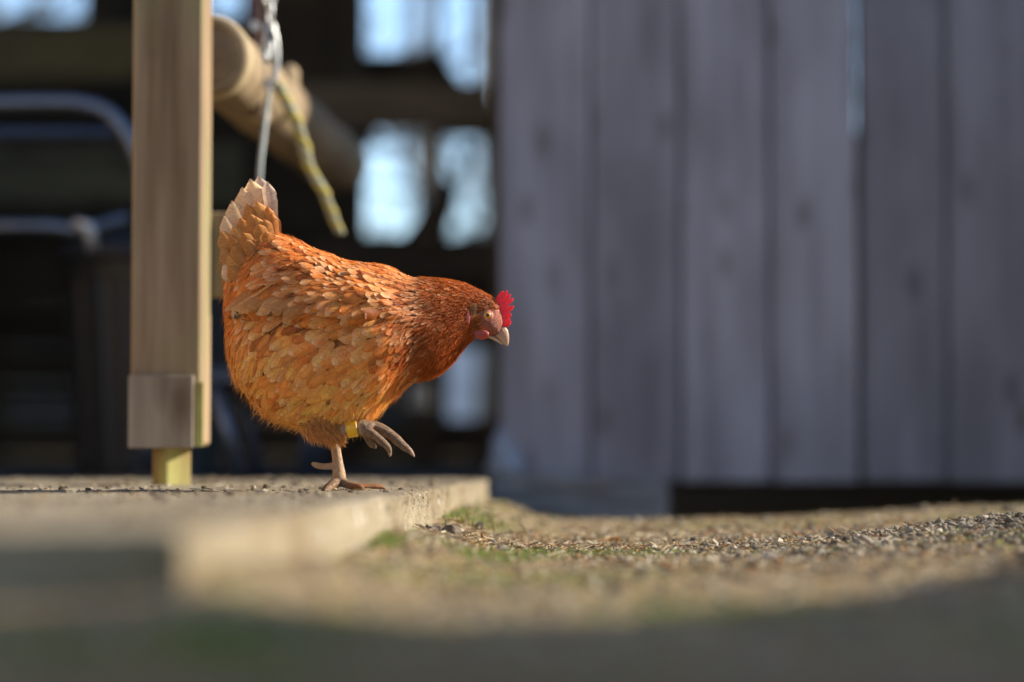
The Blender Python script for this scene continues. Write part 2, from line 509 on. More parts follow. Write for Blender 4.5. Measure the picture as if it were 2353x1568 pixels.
def brace(p, q, w, d):
    a, c_ = at(*p, d), at(*q, d); L_b = math.hypot(c_[0] - a[0], c_[2] - a[2])
    bm = bmesh.new(); add_box(bm, -L_b / 2, L_b / 2, 0, .05, -w / 2, w / 2)
    bmesh.ops.rotate(bm, verts=bm.verts, cent=(0, 0, 0), matrix=Matrix.Rotation(-math.atan2(c_[2] - a[2], c_[0] - a[0]), 3, 'Y'))
    bmesh.ops.translate(bm, verts=bm.verts, vec=((a[0] + c_[0]) / 2, d, (a[2] + c_[2]) / 2))
    bm_obj('brace', bm, M_dark_wood_h, barn)
brace((985, 110), (1110, 290), .06, 8.7)
brace((1040, 420), (880, 640), .07, 8.65)
brace((1010, 560), (1075, 330), .04, 8.75)
brace((750, 420), (850, 290), .07, 8.7)

# upright plank wall (right half of the picture)
pw = empty('plank_wall', (1.0, WALL_D, 0))
tag(pw, 'tall wall of weathered grey upright planks with a dark gap beneath', 'wall', kind='thing')
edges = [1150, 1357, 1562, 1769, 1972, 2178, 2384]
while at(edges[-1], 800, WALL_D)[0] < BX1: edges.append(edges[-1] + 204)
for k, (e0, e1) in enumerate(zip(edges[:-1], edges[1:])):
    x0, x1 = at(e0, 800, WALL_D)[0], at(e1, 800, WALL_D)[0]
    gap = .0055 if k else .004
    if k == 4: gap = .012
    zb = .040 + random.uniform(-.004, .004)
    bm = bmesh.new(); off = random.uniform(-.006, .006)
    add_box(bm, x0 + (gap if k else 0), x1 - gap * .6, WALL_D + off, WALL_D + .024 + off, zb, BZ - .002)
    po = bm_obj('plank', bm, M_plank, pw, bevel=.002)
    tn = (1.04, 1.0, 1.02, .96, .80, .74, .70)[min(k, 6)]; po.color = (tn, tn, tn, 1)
for k, (e0, e1) in enumerate(zip(edges[:-1], edges[1:])):
    x0, x1 = at(e0, 800, WALL_D)[0], at(e1, 800, WALL_D)[0]
    xm = (x0 + x1) / 2
    x0b = xm if k else x0 + .01
    x1b = x1 + (x1 - x0) / 2
    if k == 3: x1b = x1 - .001
    box('backing_board', x0b + .002, x1b - .001, WALL_D + .034, WALL_D + .05, .05, BZ - .002, M_plank, pw)
    if k == 3: box('backing_board', x1 + .006, x1 + (x1 - x0) / 2 - .001, WALL_D + .034, WALL_D + .05, .05, BZ - .002, M_dark_wood, pw)
# footing block and sack at the left foot of the wall
bm = bmesh.new()
p0, p1 = at(1124, 1090, 5.25), at(1536, 1190, 5.25)
add_box(bm, p0[0], p1[0], 5.25, 5.62, -.08, p0[2])
bmesh.ops.subdivide_edges(bm, edges=bm.edges, cuts=6, use_grid_fill=True)
for v in bm.verts:
    v.co.z -= .02 * max(0, (v.co.x - .06) / .3) + random.uniform(-.003, .003)
    v.co.y += random.uniform(-.005, .005); v.co.x += random.uniform(-.003, .003)
fo = bm_obj('concrete_block', bm, M_foot)
tag(fo, 'low rough grey concrete block under the left end of the plank wall', 'concrete block')

bm = bmesh.new()
c0 = V(1168, 1052, 5.3)
bmesh.ops.create_icosphere(bm, subdivisions=4, radius=1.0)
for v in bm.verts:
    n = v.co.copy(); h = (n.z + 1) / 2
    w = .052 * (1 - .78 * h ** 1.1)
    v.co = Vector((n.x * w - .018 * h, n.y * w * .8, .068 * n.z))
    v.co += n * (.004 * math.sin(9 * n.x + 5 * n.z) + .003 * math.sin(17 * n.z + 6 * n.y))
    v.co += c0
    v.co.z = max(v.co.z, p0[2] + .001)
sack = bm_obj('sack', bm, M_sack, smooth=True)
tag(sack, 'pale blue crumpled sack slumped on the grey block beside the plank wall', 'sack')

# ------------------------------------------------------------------ post with its plate and stub
PD = 3.60
xl, xr = at(300, 800, PD)[0], at(463, 800, PD)[0]
post = empty('wooden_post', ((xl + xr) / 2, PD + .053, SLAB_Z))
tag(post, 'square wooden post with a grey plate at its foot, standing on the slab', 'post')
zb = at(300, 1030, PD)[2]; zt = at(300, 863, PD)[2]
bm = bmesh.new(); add_box(bm, xl, xr, PD, PD + .107, zb + .004, 2.35)
bm_obj('shaft', bm, M_post, post, bevel=.004)
xp = at(447, 900, PD)[0]
bm = bmesh.new(); add_box(bm, xl - .001, xp, PD - .012, PD - .001, zb, zt)
bm_obj('base_plate', bm, M_plate, post, bevel=.0015)
bm = bmesh.new(); add_box(bm, xp + .001, xr + .004, PD - .006, PD - .001, zb + .002, zt - .01)
bm_obj('edge_strip', bm, M_stub, post, bevel=.001)
cs = at(394, 1080, PD + .05)
bm = bmesh.new()
add_box(bm, -.0215, .0215, -.0215, .0215, SLAB_Z - .004, zb + .002)
bmesh.ops.rotate(bm, verts=bm.verts, cent=(0, 0, 0), matrix=Matrix.Rotation(math.radians(38), 3, 'Z'))
bmesh.ops.translate(bm, verts=bm.verts, vec=(cs[0], PD + .05, 0))
bm_obj('stub', bm, M_stub, post, bevel=.002)
a = at(455, 683, PD + .115); b = at(575, 488, PD + .115)
bm = bmesh.new(); add_box(bm, a[0], b[0], PD + .108, PD + .14, a[2], b[2])
bm_obj('side_board', bm, M_post, post, bevel=.003)
# beam that the chain and iron bar hang from
bx = at(600, 100, 3.95)[0]
eb = box('eave_beam', -.52, bx + .09, PD + .0, 5.40, 2.352, 2.47, M_dark_wood, bevel=.004)
tag(eb, 'dark beam running from the post top to the barn eave overhead', 'beam')

# ------------------------------------------------------------------ log
LG0, LG1 = 3.78, 5.2
lg = empty('log_beam', at(505, 130, LG0).tolist())
tag(lg, 'round peeled log running back from the post into the dark barn', 'log')
A = at(478, 128, LG0); B = A + (at(1500, 1030, 30.0) * 0 + np.array([.075 * (LG1 - LG0), LG1 - LG0, -.004]))
ts = np.linspace(0, 1, 40)
path = A + (B - A) * ts[:, None]
rad = .0625 + .0016 * np.sin(ts * 23) + .001 * np.sin(ts * 61) ; rad[0] = .0575; path[1] = path[0] + (B - A) * .004; 
v, f = tube_arrays(path, rad, 40)
mesh_obj('trunk', v, f, M_log, lg, smooth=True)
# pale end rim: bark ring standing proud
ring_v, ring_f = tube_arrays(np.array([A + [0, .010, 0], A + [.001, .03, 0]]), [.0672, .0668], 40, cap=False)
iv, if_ = tube_arrays(np.array([A + [0, -.004, 0], A + [.001, .03, 0]]), [.0500, .0500], 40, cap=False)
nr = len(ring_v)
fr = ring_f + [[q + nr for q in reversed(fc)] for fc in if_]
for j in range(40):
    k = (j + 1) % 40
    fr.append([j, j + nr, k + nr, k]); fr.append([40 + j, 40 + k, 40 + k + nr, 40 + j + nr])
mesh_obj('end_rim', np.concatenate([ring_v, iv]), fr, plain('pale_cut_wood', (.40, .32, .18), .8, 0, .15, 60), lg, smooth=True)
for (px, y0, y1, d, r) in ((600, 184, 282, 4.0, .0165), (652, 165, 262, 4.2, .021)):
    p = at(px, y1, d); q = at(px + (12 if px > 620 else -4), y0, d + .02)
    pth, rr = smooth_path([p, (p + q) / 2, q, q + [0, 0, r * .6]], [r, r * .98, r * .85, r * .3], 5)
    tube('peg', pth, rr, M_log, lg, 14)

# ------------------------------------------------------------------ chain, hook, cable, rope, rusty bar
CH = 3.93
zc0 = at(618, 190, CH)[2]; xc = at(616, 100, CH)[0]
chain = empty('hanging_chain', (xc, CH, zc0))
tag(chain, 'silvery chain with a snap hook and grey cable hanging above the hen', 'chain')
def link_mesh():
    th = np.linspace(0, 2 * np.pi, 22, endpoint=False)
    pth = np.stack([.0065 * np.cos(th), 0 * th, .013 * np.sin(th) + .006 * np.sign(np.sin(th)) * np.abs(np.sin(th)) ** .3], 1)
    n = 8; vs = []; fs = []
    for i in range(22):
        t = pth[(i + 1) % 22] - pth[i - 1]; t /= np.linalg.norm(t); u = np.array([0, 1.0, 0]); w = np.cross(t, u)
        for j in range(n):
            a = j / n * 2 * np.pi; vs.append(pth[i] + .0023 * (math.cos(a) * u + math.sin(a) * w))
    for i in range(22):
        for j in range(n):
            fs.append([i * n + j, i * n + (j + 1) % n, ((i + 1) % 22) * n + (j + 1) % n, ((i + 1) % 22) * n + j])
    me = bpy.data.meshes.new('link'); me.from_pydata([tuple(x) for x in vs], [], fs)
    me.polygons.foreach_set('use_smooth', [True] * len(me.polygons)); me.materials.append(M_zinc); return me
lm = link_mesh()
for k in range(52):
    o = bpy.data.objects.new('link', lm); COL.objects.link(o); o.parent = chain
    o.location = (.003 * math.sin(k * .7), 0, .02 + k * .031)
    o.scale = (1.25, 1.25, 1.0)
    o.rotation_euler = (.08 * math.sin(k * 2.3), .1 * math.sin(k), (k % 2) * math.pi / 2 + .5)
hk = [at(624, 60, CH), at(634, 90, CH), at(637, 140, CH), at(630, 185, CH), at(617, 200, CH), at(607, 180, CH), at(606, 120, CH), at(612, 75, CH), at(622, 62, CH)]
pth, rr = smooth_path(hk, [.004] * 9, 5)
tube('snap_hook', pth, rr, M_zinc, chain, 10)
cb = [at(620, 195, CH), at(613, 250, CH), at(606, 310, CH - .01), at(598, 380, CH - .02), at(594, 470, CH - .02), at(591, 560, CH - .02)]
pth = smooth_path(cb, None, 6)
tube('cable', pth, .0040, plain('dull_cable', (.36, .40, .40), .6, .2, .15, 200), chain, 10)

rope = empty('twisted_rope', at(650, 215, 4.05).tolist())
tag(rope, 'frayed yellow and grey twisted rope dangling from the log', 'rope')
rp = smooth_path([at(640, 195, 4.02), at(664, 245, 4.02), at(688, 300, 4.03), at(712, 385, 4.05), at(742, 440, 4.06), at(763, 492, 4.08), at(781, 535, 4.1)], None, 14)
L_ = np.linspace(0, 1, len(rp))
for s, (mt, r) in enumerate(((M_rope_y, .0068), (M_rope_w, .0058), (M_rope_w, .0056))):
    ph = L_ * 46 + s * 2.09
    off = .0062 * (1 - .35 * L_)
    path = rp + np.stack([np.cos(ph) * off, np.sin(ph) * off, 0 * ph], 1)
    tube('strand', path, r * (1 - .25 * L_) * (1 + .15 * np.sin(L_ * 31 + s)), mt, rope, 8)

ib = empty('iron_bar', at(583, 230, 4.15).tolist())
tag(ib, 'dark rusty iron bar hanging upright beside the chain', 'bar')
a = at(570, 235, 4.15); b = at(596, 60, 4.15)
box('bar', a[0], b[0], 4.15, 4.165, a[2], 2.351, M_rust, ib, bevel=.002)
bm = bmesh.new(); bmesh.ops.create_cone(bm, cap_ends=True, segments=12, radius1=.009, radius2=.008, depth=.012)
bmesh.ops.rotate(bm, verts=bm.verts, cent=(0, 0, 0), matrix=Matrix.Rotation(math.pi / 2, 3, 'X'))
bmesh.ops.translate(bm, verts=bm.verts, vec=V(584, 60, 4.142))
bm_obj('bolt_head', bm, M_zinc, ib, smooth=False)

# ------------------------------------------------------------------ dim things inside the barn
GD = 5.05
gate = empty('metal_gate', (at(150, 400, GD)[0], GD, .055))
tag(gate, 'blue grey tubular metal gate with a rounded top corner left of the post', 'gate')
gp = [at(-700, 240, GD), at(-200, 240, GD), at(120, 236, GD), at(190, 240, GD), at(245, 258, GD), at(283, 298, GD), at(312, 350, GD), at(330, 430, GD), at(334, 700, GD), at(334, 1080, GD)]
pth, rr = smooth_path(gp, [.0165] * len(gp), 6)
tube('frame_tube', pth, rr, M_bluegrey, gate, 14)
for yy in (306,):
    tube('cross_tube', np.array([at(-700, yy, GD), at(285, yy, GD)]), .0125, M_darksteel, gate, 12)
tube('cross_tube', np.array([at(-700, 522, GD), at(120, 520, GD), at(190, 532, GD), at(292, 500, GD)]), .0135, M_bluegrey, gate, 12)
tube('latch', np.array([at(170, 512, GD - .03), at(205, 520, GD - .03), at(212, 575, GD - .03)]), .012, M_zinc, gate, 10)

BD = 5.35
bc = at(310, 1080, BD)
bin_ = empty('dustbin', (bc[0], BD + .2, .053))
tag(bin_, 'black ribbed plastic dustbin with a lid standing behind the post', 'dustbin')
bw = (at(515, 800, BD)[0] - at(112, 800, BD)[0]) / 2
bxc = (at(515, 800, BD)[0] + at(112, 800, BD)[0]) / 2
ztop = at(300, 600, BD)[2]
n = 96; vs = []; fs = []
for i, (z, s) in enumerate([(.053, .80), (.075, .82), (ztop - .03, .98), (ztop - .028, 1.04), (ztop, 1.05)]):
    for j in range(n):
        a = j / n * 2 * np.pi
        r = bw * s * (1 + (.018 * (1 if (j // 3) % 2 else -1) if 0 < i < 3 else 0))
        vs.append((bxc + r * math.cos(a), BD + bw + r * math.sin(a), z))
for i in range(4):
    for j in range(n):
        k = (j + 1) % n; fs.append([i * n + j, i * n + k, (i + 1) * n + k, (i + 1) * n + j])
fs.append(list(range(n))[::-1]); fs.append([4 * n + j for j in range(n)])
mesh_obj('bin_body', vs, fs, M_black, bin_)
vs = []; fs = []; n = 48
for i, (z, s) in enumerate([(ztop + .001, 1.09), (ztop + .03, 1.10), (ztop + .055, .95), (ztop + .085, .5), (ztop + .09, .02)]):
    for j in range(n):
        a = j / n * 2 * np.pi; vs.append((bxc + bw * s * math.cos(a), BD + bw + bw * s * math.sin(a), z))
for i in range(4):
    for j in range(n):
        k = (j + 1) % n; fs.append([i * n + j, i * n + k, (i + 1) * n + k, (i + 1) * n + j])
fs.append(list(range(n))[::-1]); fs.append([4 * n + j for j in range(n)])
mesh_obj('lid', vs, fs, M_black, bin_, smooth=True)
tube('lid_handle', smooth_path([(bxc - .05, BD + bw, ztop + .08), (bxc - .035, BD + bw, ztop + .115), (bxc + .035, BD + bw, ztop + .115), (bxc + .05, BD + bw, ztop + .08)], None, 5), .009, M_black, bin_, 8)

TD = 4.85
tr = empty('metal_trestle', (at(600, 1100, TD)[0], TD, .055))
tag(tr, 'folding stand with slanted blue steel legs behind the hen', 'stand')
for (x0, y0, x1, y1, dd, mt, r) in ((490, 880, 556, 1104, 0, M_bluegrey, .0145), (545, 880, 598, 1100, .16, M_darksteel, .0145),
                                     (730, 880, 690, 1104, 0, M_darksteel, .0145), (760, 880, 722, 1100, .16, M_darksteel, .0145)):
    a = at(x0, y0, TD + dd); b = at(x1, y1, TD + dd); b[2] = .052
    tube('leg', np.array([a, b]), r, mt, tr, 12)
a = at(470, 872, TD + .08); b = at(780, 872, TD + .08)
box('top_bar', a[0], b[0], TD - .02, TD + .19, a[2] - .012, a[2] + .02, M_darksteel, tr, bevel=.004)

# ------------------------------------------------------------------ what is seen through the back wall: trees, ridge
gx = np.linspace(-260, 260, 90); ridge = 12.0 + 1.6 * np.sin(gx * .021) + 1.0 * np.sin(gx * .057 + 1) + .4 * np.sin(gx * .2)
vs = []; fs = []
for i, x in enumerate(gx):
    vs += [(x, 150, -.4), (x, 175, ridge[i] * .6), (x, 205, ridge[i]), (x, 260, -.4)]
for i in range(len(gx) - 1):
    for j in range(3):
        a = i * 4 + j; fs.append([a, a + 4, a + 5, a + 1])
tag(mesh_obj('hills', vs, fs, plain('winter_hillside', (.10, .13, .17), .9, 0, .3, .2, 0), smooth=True), kind='structure')

def bare_tree(x, y, h, seed, label, dense=1.0):
    r = np.random.default_rng(seed)
    t = empty('bare_tree', (x, y, -.02))
    tag(t, label, 'tree', 'trees beyond the barn')
    path = np.array([[x, y, -.05], [x + .05, y, h * .3], [x - .05, y + .05, h * .6], [x + .08, y, h]])
    pth, rr = smooth_path(path, [.16, .12, .08, .02], 4)
    tube('trunk', pth, rr, M_bark, t, 10)
    V_, F_ = [], []
    def br(p, dvec, L, rad_, lvl):
        q = p + dvec * L + r.normal(0, .06, 3) * L
        v, f = tube_arrays(np.array([p, (p + q) / 2 + r.normal(0, .03, 3) * L, q]), [rad_, rad_ * .8, rad_ * .5], 4, cap=False)
        o = sum(len(k) for k in V_); V_.append(v); F_.extend([[a + o for a in c] for c in f])
        if lvl > 0:
            for _ in range(4):
                nd = dvec + r.normal(0, .55, 3); nd /= np.linalg.norm(nd)
                br(p + (q - p) * r.uniform(.35, 1), nd, L * r.uniform(.45, .7), rad_ * .5, lvl - 1)
    for k in range(int(34 * dense)):
        u = r.uniform(.12, .95); p = pth[int(u * (len(pth) - 1))]
        a = r.uniform(0, 6.28); d_ = np.array([math.cos(a), math.sin(a), r.uniform(-.1, .7)]); d_ /= np.linalg.norm(d_)
        br(p, d_, h * .24 * (1.1 - .6 * u), .034, 3)
    mesh_obj('crown', np.concatenate(V_), F_, M_twig, t)
bare_tree(-1.15, 15.5, 4.6, 1, 'bare tree with spreading twigs, seen through the middle of the upper gap', .36)
bare_tree(-.15, 17.5, 5.0, 2, 'bare tree seen through the gaps right beside the plank wall', .36)
bare_tree(-.75, 20, 6.0, 5, 'bare tree standing behind and between two nearer bare trees', .42)
bare_tree(-3.9, 18, 5.5, 3, 'bare tree seen through the top left gap in the barn', .4)
bare_tree(2.6, 24, 6, 4, 'bare tree hidden mostly behind the plank wall', .6)

# board fence added out of view on the right, bent to shade the foreground
bf = empty('added_board_fence', (2.4, 2.1, 0))
tag(bf, 'tall unseen board fence added at the right to shade the foreground', 'fence')
HF = 2.4
k_h = HF / math.tan(SUN_EL)
off = np.array([math.cos(SUN_BACK), math.sin(SUN_BACK)]) * k_h
line = [np.array(q) + off for q in ((-3.2, -2.3), (-3.2, .55), (.12, 1.70), (.70, 2.82))]       # its shadow line on the ground, moved out to the fence
for p_a, p_b in zip(line[:-1], line[1:]):
    dirv = p_b - p_a; Lf = np.linalg.norm(dirv); dirv /= Lf
    nb = max(1, round(Lf / .18)); wb = Lf / nb
    for k in range(nb):
        q = p_a + dirv * (k + .5) * wb
        bm = bmesh.new()
        add_box(bm, -wb / 2 + .0006, wb / 2 - .0006, -.012, .012, .0, HF + random.uniform(-.012, .012))
        bmesh.ops.rotate(bm, verts=bm.verts, cent=(0, 0, 0), matrix=Matrix.Rotation(math.atan2(dirv[1], dirv[0]), 3, 'Z'))
        bmesh.ops.translate(bm, verts=bm.verts, vec=(q[0], q[1], float(ground_z(q[0], q[1])) - .03))
        bm_obj('added_fence_board', bm, M_plank, bf)

# timber shed added out of view on the left to bounce warm sunlight
sh = empty('added_timber_shed', (-2.7, 2.6, 0))
tag(sh, 'unseen warm brown timber shed added left of the slab to bounce sunlight', 'shed')
M_added_shed = wood_mat('added_warm_shed_wood', (.34, .22, .11), (.46, .31, .17), (.55, .40, .24), axis=1, grain=20, vary=.2)
for k in range(15):
    box('added_shed_board', -2.45 + random.uniform(-.004, .004), -2.42, .3, 4.7, .06 + k * .15, .206 + k * .15, M_added_shed, sh, bevel=.003)
box('added_shed_body', -4.3, -2.452, .3, 4.7, -.02, 2.3, M_dark_wood, sh)
box('added_shed_roof', -4.5, -2.3, .1, 4.8, 2.32, 2.4, M_dark_wood_h, sh)
# ------------------------------------------------------------------ loose ground cover
def scatter_blobs(name, pos, size, cols, mat, flat=.7, parent=None):
    """many small irregular stones in one mesh"""
    bm = bmesh.new(); bmesh.ops.create_icosphere(bm, subdivisions=1, radius=1.0)
    base_v = np.array([v.co[:] for v in bm.verts]); base_f = np.array([[v.index for v in f.verts] for f in bm.faces]); bm.free()
    n, k = len(pos), len(base_v)
    sc = size[:, None, None] * rng.uniform(.55, 1.2, (n, 1, 3)) * np.array([1, 1, flat])
    jit = rng.uniform(.72, 1.2, (n, k, 1))
    ang = rng.uniform(0, 6.28, n); tl = rng.normal(0, .5, n)
    v = base_v[None] * jit * sc
    c, s = np.cos(tl)[:, None], np.sin(tl)[:, None]
    v = np.stack([v[..., 0] * c - v[..., 2] * s, v[..., 1], v[..., 0] * s + v[..., 2] * c], -1)
    c, s = np.cos(ang)[:, None], np.sin(ang)[:, None]
    v = np.stack([v[..., 0] * c - v[..., 1] * s, v[..., 0] * s + v[..., 1] * c, v[..., 2]], -1) + pos[:, None, :]
    f = (base_f[None] + (np.arange(n) * k)[:, None, None]).reshape(-1, 3)
    return mesh_obj(name, v.reshape(-1, 3), f, mat, parent, colors=np.repeat(cols, k, 0))

def on_ground(x, y, dz=0.0): return np.stack([x, y, ground_z(x, y) + dz], 1)
def free_of_slab(x, y, m=.004): return ~((x < slab_edge(y) + m) & (y > SLAB_D0 - m) & (y < SLAB_D1 + m))
def frame_x(y, margin=1.08): return 1176.5 / FPX * y * margin

def random_ground(n, y0, y1, power=1.0):
    y = y0 + (y1 - y0) * rng.random(n) ** power
    x = rng.uniform(-1, 1, n) * frame_x(y)
    k = free_of_slab(x, y) & (y < 5.15)
    return x[k], y[k]

# gravel: dense on the ridge at the right, sparse elsewhere
x1 = rng.uniform(.18, 1.0, 9000); y1 = 3.15 + .25 * (x1 - .6) + rng.normal(0, .17, 9000)
keep = rng.random(9000) < np.clip((x1 - .16) / .28, .15, 1); x1, y1 = x1[keep], y1[keep]
x2, y2 = random_ground(5200, 1.5, 5.0)
gx_, gy_ = np.concatenate([x1, x2]), np.concatenate([y1, y2])
ok = free_of_slab(gx_, gy_); gx_, gy_ = gx_[ok], gy_[ok]
gs = rng.gamma(3.0, .00085, len(gx_)) + .0011
gs = np.minimum(gs, .011)
tone = rng.choice(5, len(gx_), p=[.34, .28, .2, .1, .08])
gcol = np.array([(.19, .155, .11), (.26, .215, .155), (.12, .095, .07), (.42, .35, .26), (.23, .15, .085)])[tone] * rng.uniform(.8, 1.25, (len(gx_), 1))
tag(scatter_blobs('gravel', on_ground(gx_, gy_, gs * .25), gs, gcol, M_stone), kind='stuff')

# straw, chips, dead stems
def scatter_sticks(name, x, y, z, L, w, cols, mat, tilt=.18, parent=None):
    n = len(x)
    a = rng.uniform(0, 6.28, n); e = rng.normal(.04, tilt, n)
    d = np.stack([np.cos(a) * np.cos(e), np.sin(a) * np.cos(e), np.sin(e)], 1)
    s = np.stack([-np.sin(a), np.cos(a), 0 * a], 1); u = np.cross(d, s)
    bend = rng.normal(0, .12, n)
    P = np.stack([x, y, z], 1)
    vs = []
    for t in (-.5, 0, .5):
        c = P + d * (L * t)[:, None] + s * (bend * L * (1 - abs(t) * 2))[:, None]
        for sx, sz in ((-1, -1), (1, -1), (1, 1), (-1, 1)):
            vs.append(c + s * (w * sx * .5)[:, None] + u * (w * sz * .22)[:, None])
    v = np.stack(vs, 1)
    q = []
    for r in (0, 4):
        for j in range(4): q.append([r + j, r + (j + 1) % 4, r + 4 + (j + 1) % 4, r + 4 + j])
    q += [[3, 2, 1, 0], [8, 9, 10, 11]]
    f = (np.array(q)[None] + (np.arange(n) * 12)[:, None, None]).reshape(-1, 4)
    return mesh_obj(name, v.reshape(-1, 3), f, mat, parent, colors=np.repeat(cols, 12, 0))

x1, y1 = random_ground(6500, 1.3, 4.9, .9)
x2 = rng.uniform(-.13, .55, 4200); y2 = rng.normal(3.1, .28, 4200)
sx_, sy_ = np.concatenate([x1, x2]), np.concatenate([y1, y2]); ok = free_of_slab(sx_, sy_, .012); sx_, sy_ = sx_[ok], sy_[ok]
L_s = rng.gamma(2.2, .006, len(sx_)) + .004; L_s = np.minimum(L_s, .055); w_s = rng.uniform(.0009, .0032, len(sx_))
tone = rng.choice(5, len(sx_), p=[.3, .22, .16, .24, .08])
scol = np.array([(.46, .35, .20), (.34, .235, .13), (.22, .14, .08), (.62, .54, .40), (.45, .22, .08)])[tone] * rng.uniform(.8, 1.2, (len(sx_), 1))
tag(scatter_sticks('straw', sx_, sy_, ground_z(sx_, sy_) + .0022, L_s, w_s, scol, M_litter), kind='stuff')

# grass: green patches where the photograph has them, thin dry blades between
def gpt(px, py):
    d = 3.0
    for _ in range(25): d = .5 * d + .5 * (CAM_Z - float(ground_z((px - 1176.5) / FPX * d, d))) * FPX / (py - 1030)
    return (px - 1176.5) / FPX * d, d
def blades(x, y, h, w, cols, lean=.45):
    n = len(x); a = rng.uniform(0, 6.28, n); b = rng.uniform(0, 6.28, n)
    ld = np.stack([np.cos(a), np.sin(a), 0 * a], 1); sd = np.stack([np.cos(b), np.sin(b), 0 * b], 1)
    P = on_ground(x, y, -.002); l = rng.uniform(.1, lean, n)[:, None] * h[:, None]
    vs = []
    for t, ww in ((0, 1), (.4, .9), (.75, .6), (1, .04)):
        c = P + np.array([0, 0, 1.0]) * (h * t * (1 - .18 * t))[:, None] + ld * l * t ** 2
        vs += [c - sd * (w * ww * .5)[:, None], c + sd * (w * ww * .5)[:, None]]
    v = np.stack(vs, 1)
    q = np.array([[0, 1, 3, 2], [2, 3, 5, 4], [4, 5, 7, 6]])
    f = (q[None] + (np.arange(n) * 8)[:, None, None]).reshape(-1, 4)
    return v.reshape(-1, 3), f, np.repeat(cols, 8, 0)
gx_, gy_, gh_ = [], [], []
for (p0, q0, p1, q1, wd, n, h) in ((1068, 1282, 1275, 1272, .05, 1000, .011), (1275, 1274, 1560, 1278, .06, 500, .009), (1035, 1196, 1125, 1190, .07, 420, .015),
                                   (1130, 1186, 1300, 1190, .08, 260, .018), (1300, 1186, 1700, 1180, .08, 520, .016), (1420, 1425, 1900, 1400, .05, 420, .012),
                                   (560, 1440, 1000, 1450, .06, 300, .012), (820, 1260, 900, 1235, .035, 230, .014), (430, 1440, 620, 1540, .03, 320, .014),
                                   (1600, 1265, 2300, 1240, .10, 400, .009), (2100, 1480, 2350, 1400, .10, 150, .012), (60, 1480, 420, 1500, .05, 260, .012), (920, 1320, 1300, 1330, .10, 500, .010)):
    a, b = np.array(gpt(p0, q0)), np.array(gpt(p1, q1))
    t = rng.random(n)[:, None]
    clump = rng.normal(0, 1, (max(6, n // 24), 2)) * wd * .8
    p = a + (b - a) * t + rng.normal(0, wd * .35, (n, 2)) + clump[rng.integers(0, len(clump), n)] * .7
    gx_.append(p[:, 0]); gy_.append(p[:, 1]); gh_.append(rng.uniform(.45, 1.25, n) * h)
gx_, gy_, gh_ = map(np.concatenate, (gx_, gy_, gh_))
dx, dy = random_ground(4200, 1.0, 5.0)
gcol = np.concatenate([np.array([(.12, .22, .028), (.17, .26, .04), (.09, .15, .02), (.28, .28, .08)])[rng.integers(0, 4, len(gx_))],
                       np.array([(.40, .31, .15), (.30, .24, .10), (.20, .22, .06)])[rng.integers(0, 3, len(dx))]]) 
gcol = gcol * rng.uniform(.75, 1.3, (len(gcol), 1))
gx_ = np.concatenate([gx_, dx]); gy_ = np.concatenate([gy_, dy]); gh_ = np.concatenate([gh_, rng.uniform(.004, .013, len(dx))])
ok = free_of_slab(gx_, gy_) & (gy_ < 5.2); 
v, f, c = blades(gx_[ok], gy_[ok], gh_[ok], rng.uniform(.0010, .0026, ok.sum()), gcol[ok])
tag(mesh_obj('grass', v, f, M_grass, colors=c), kind='stuff')

# crumbs of dirt and bits of straw lying on the slab
n = 1700
y = rng.uniform(1.7, 4.3, n); x = slab_edge(y) - rng.uniform(.02, 1.0, n) ** 1.2
s = rng.gamma(1.6, .0011, n) + .0007; s = np.minimum(s, 0.0084)
cc = np.array([(.16, .12, .08), (.25, .2, .14), (.36, .29, .2), (.10, .075, .05)])[rng.integers(0, 4, n)]
tag(scatter_blobs('dirt_crumbs', np.stack([x, y, SLAB_Z + slab_noise(x, y) + s * .25], 1), s, cc, M_stone, .6), kind='stuff')
n = 420
y = rng.uniform(1.8, 4.3, n); x = slab_edge(y) - rng.uniform(.03, 1.0, n)
cc = np.array([(.42, .31, .17), (.30, .2, .1), (.55, .48, .36)])[rng.integers(0, 3, n)]
tag(scatter_sticks('slab_litter', x, y, np.full(n, SLAB_Z + .002), np.minimum(rng.gamma(2, .004, n) + .003, .03), rng.uniform(.001, .0035, n), cc, M_litter, .1), kind='stuff')

# clods of dug-up earth by the slab edge, a chip and a stem one can point at
CLOD_LABELS = ['clod of earth touching the slab corner, leftmost of the dark clods', 'clod of earth just right of the leftmost, at the back of the heap', 'clod of earth in the middle of the heap by the slab corner',
               'largest and rightmost dark clod of earth near the slab corner', 'small low clod of earth in front of the largest one', 'small clod of earth at the front left of the heap']
clod_spots = [(962, 1218, 0.0111), (985, 1211, 0.0097), (1002, 1216, 0.0097), (1036, 1222, 0.0130), (1018, 1226, 0.0078), (975, 1226, .0065)]
for k, (px, py, r) in enumerate(clod_spots):
    q = at(px, py, 3.17 + .012 * (k % 3))
    bm = bmesh.new(); bmesh.ops.create_icosphere(bm, subdivisions=3, radius=r)
    ph = np.random.default_rng(40 + k).uniform(0, 6.28, 6)
    for v in bm.verts:
        n_ = v.co.normalized()
        v.co = v.co * (1 + .22 * math.sin(5 * n_.x + ph[0]) * math.sin(4 * n_.y + ph[1]) + .14 * math.sin(11 * n_.z + ph[2]) * math.sin(9 * n_.x + ph[3]))
        v.co.z *= .8
    bmesh.ops.translate(bm, verts=bm.verts, vec=(q[0], q[1], float(ground_z(q[0], q[1])) + r * .35))
    o = bm_obj('dirt_clod', bm, plain('dark_clod', (.13, .10, .07), .95, 0, .4, 250, .6) if k == 0 else bpy.data.materials['dark_clod'], smooth=True)
    tag(o, CLOD_LABELS[k], 'clod', 'clods of earth by the slab edge')
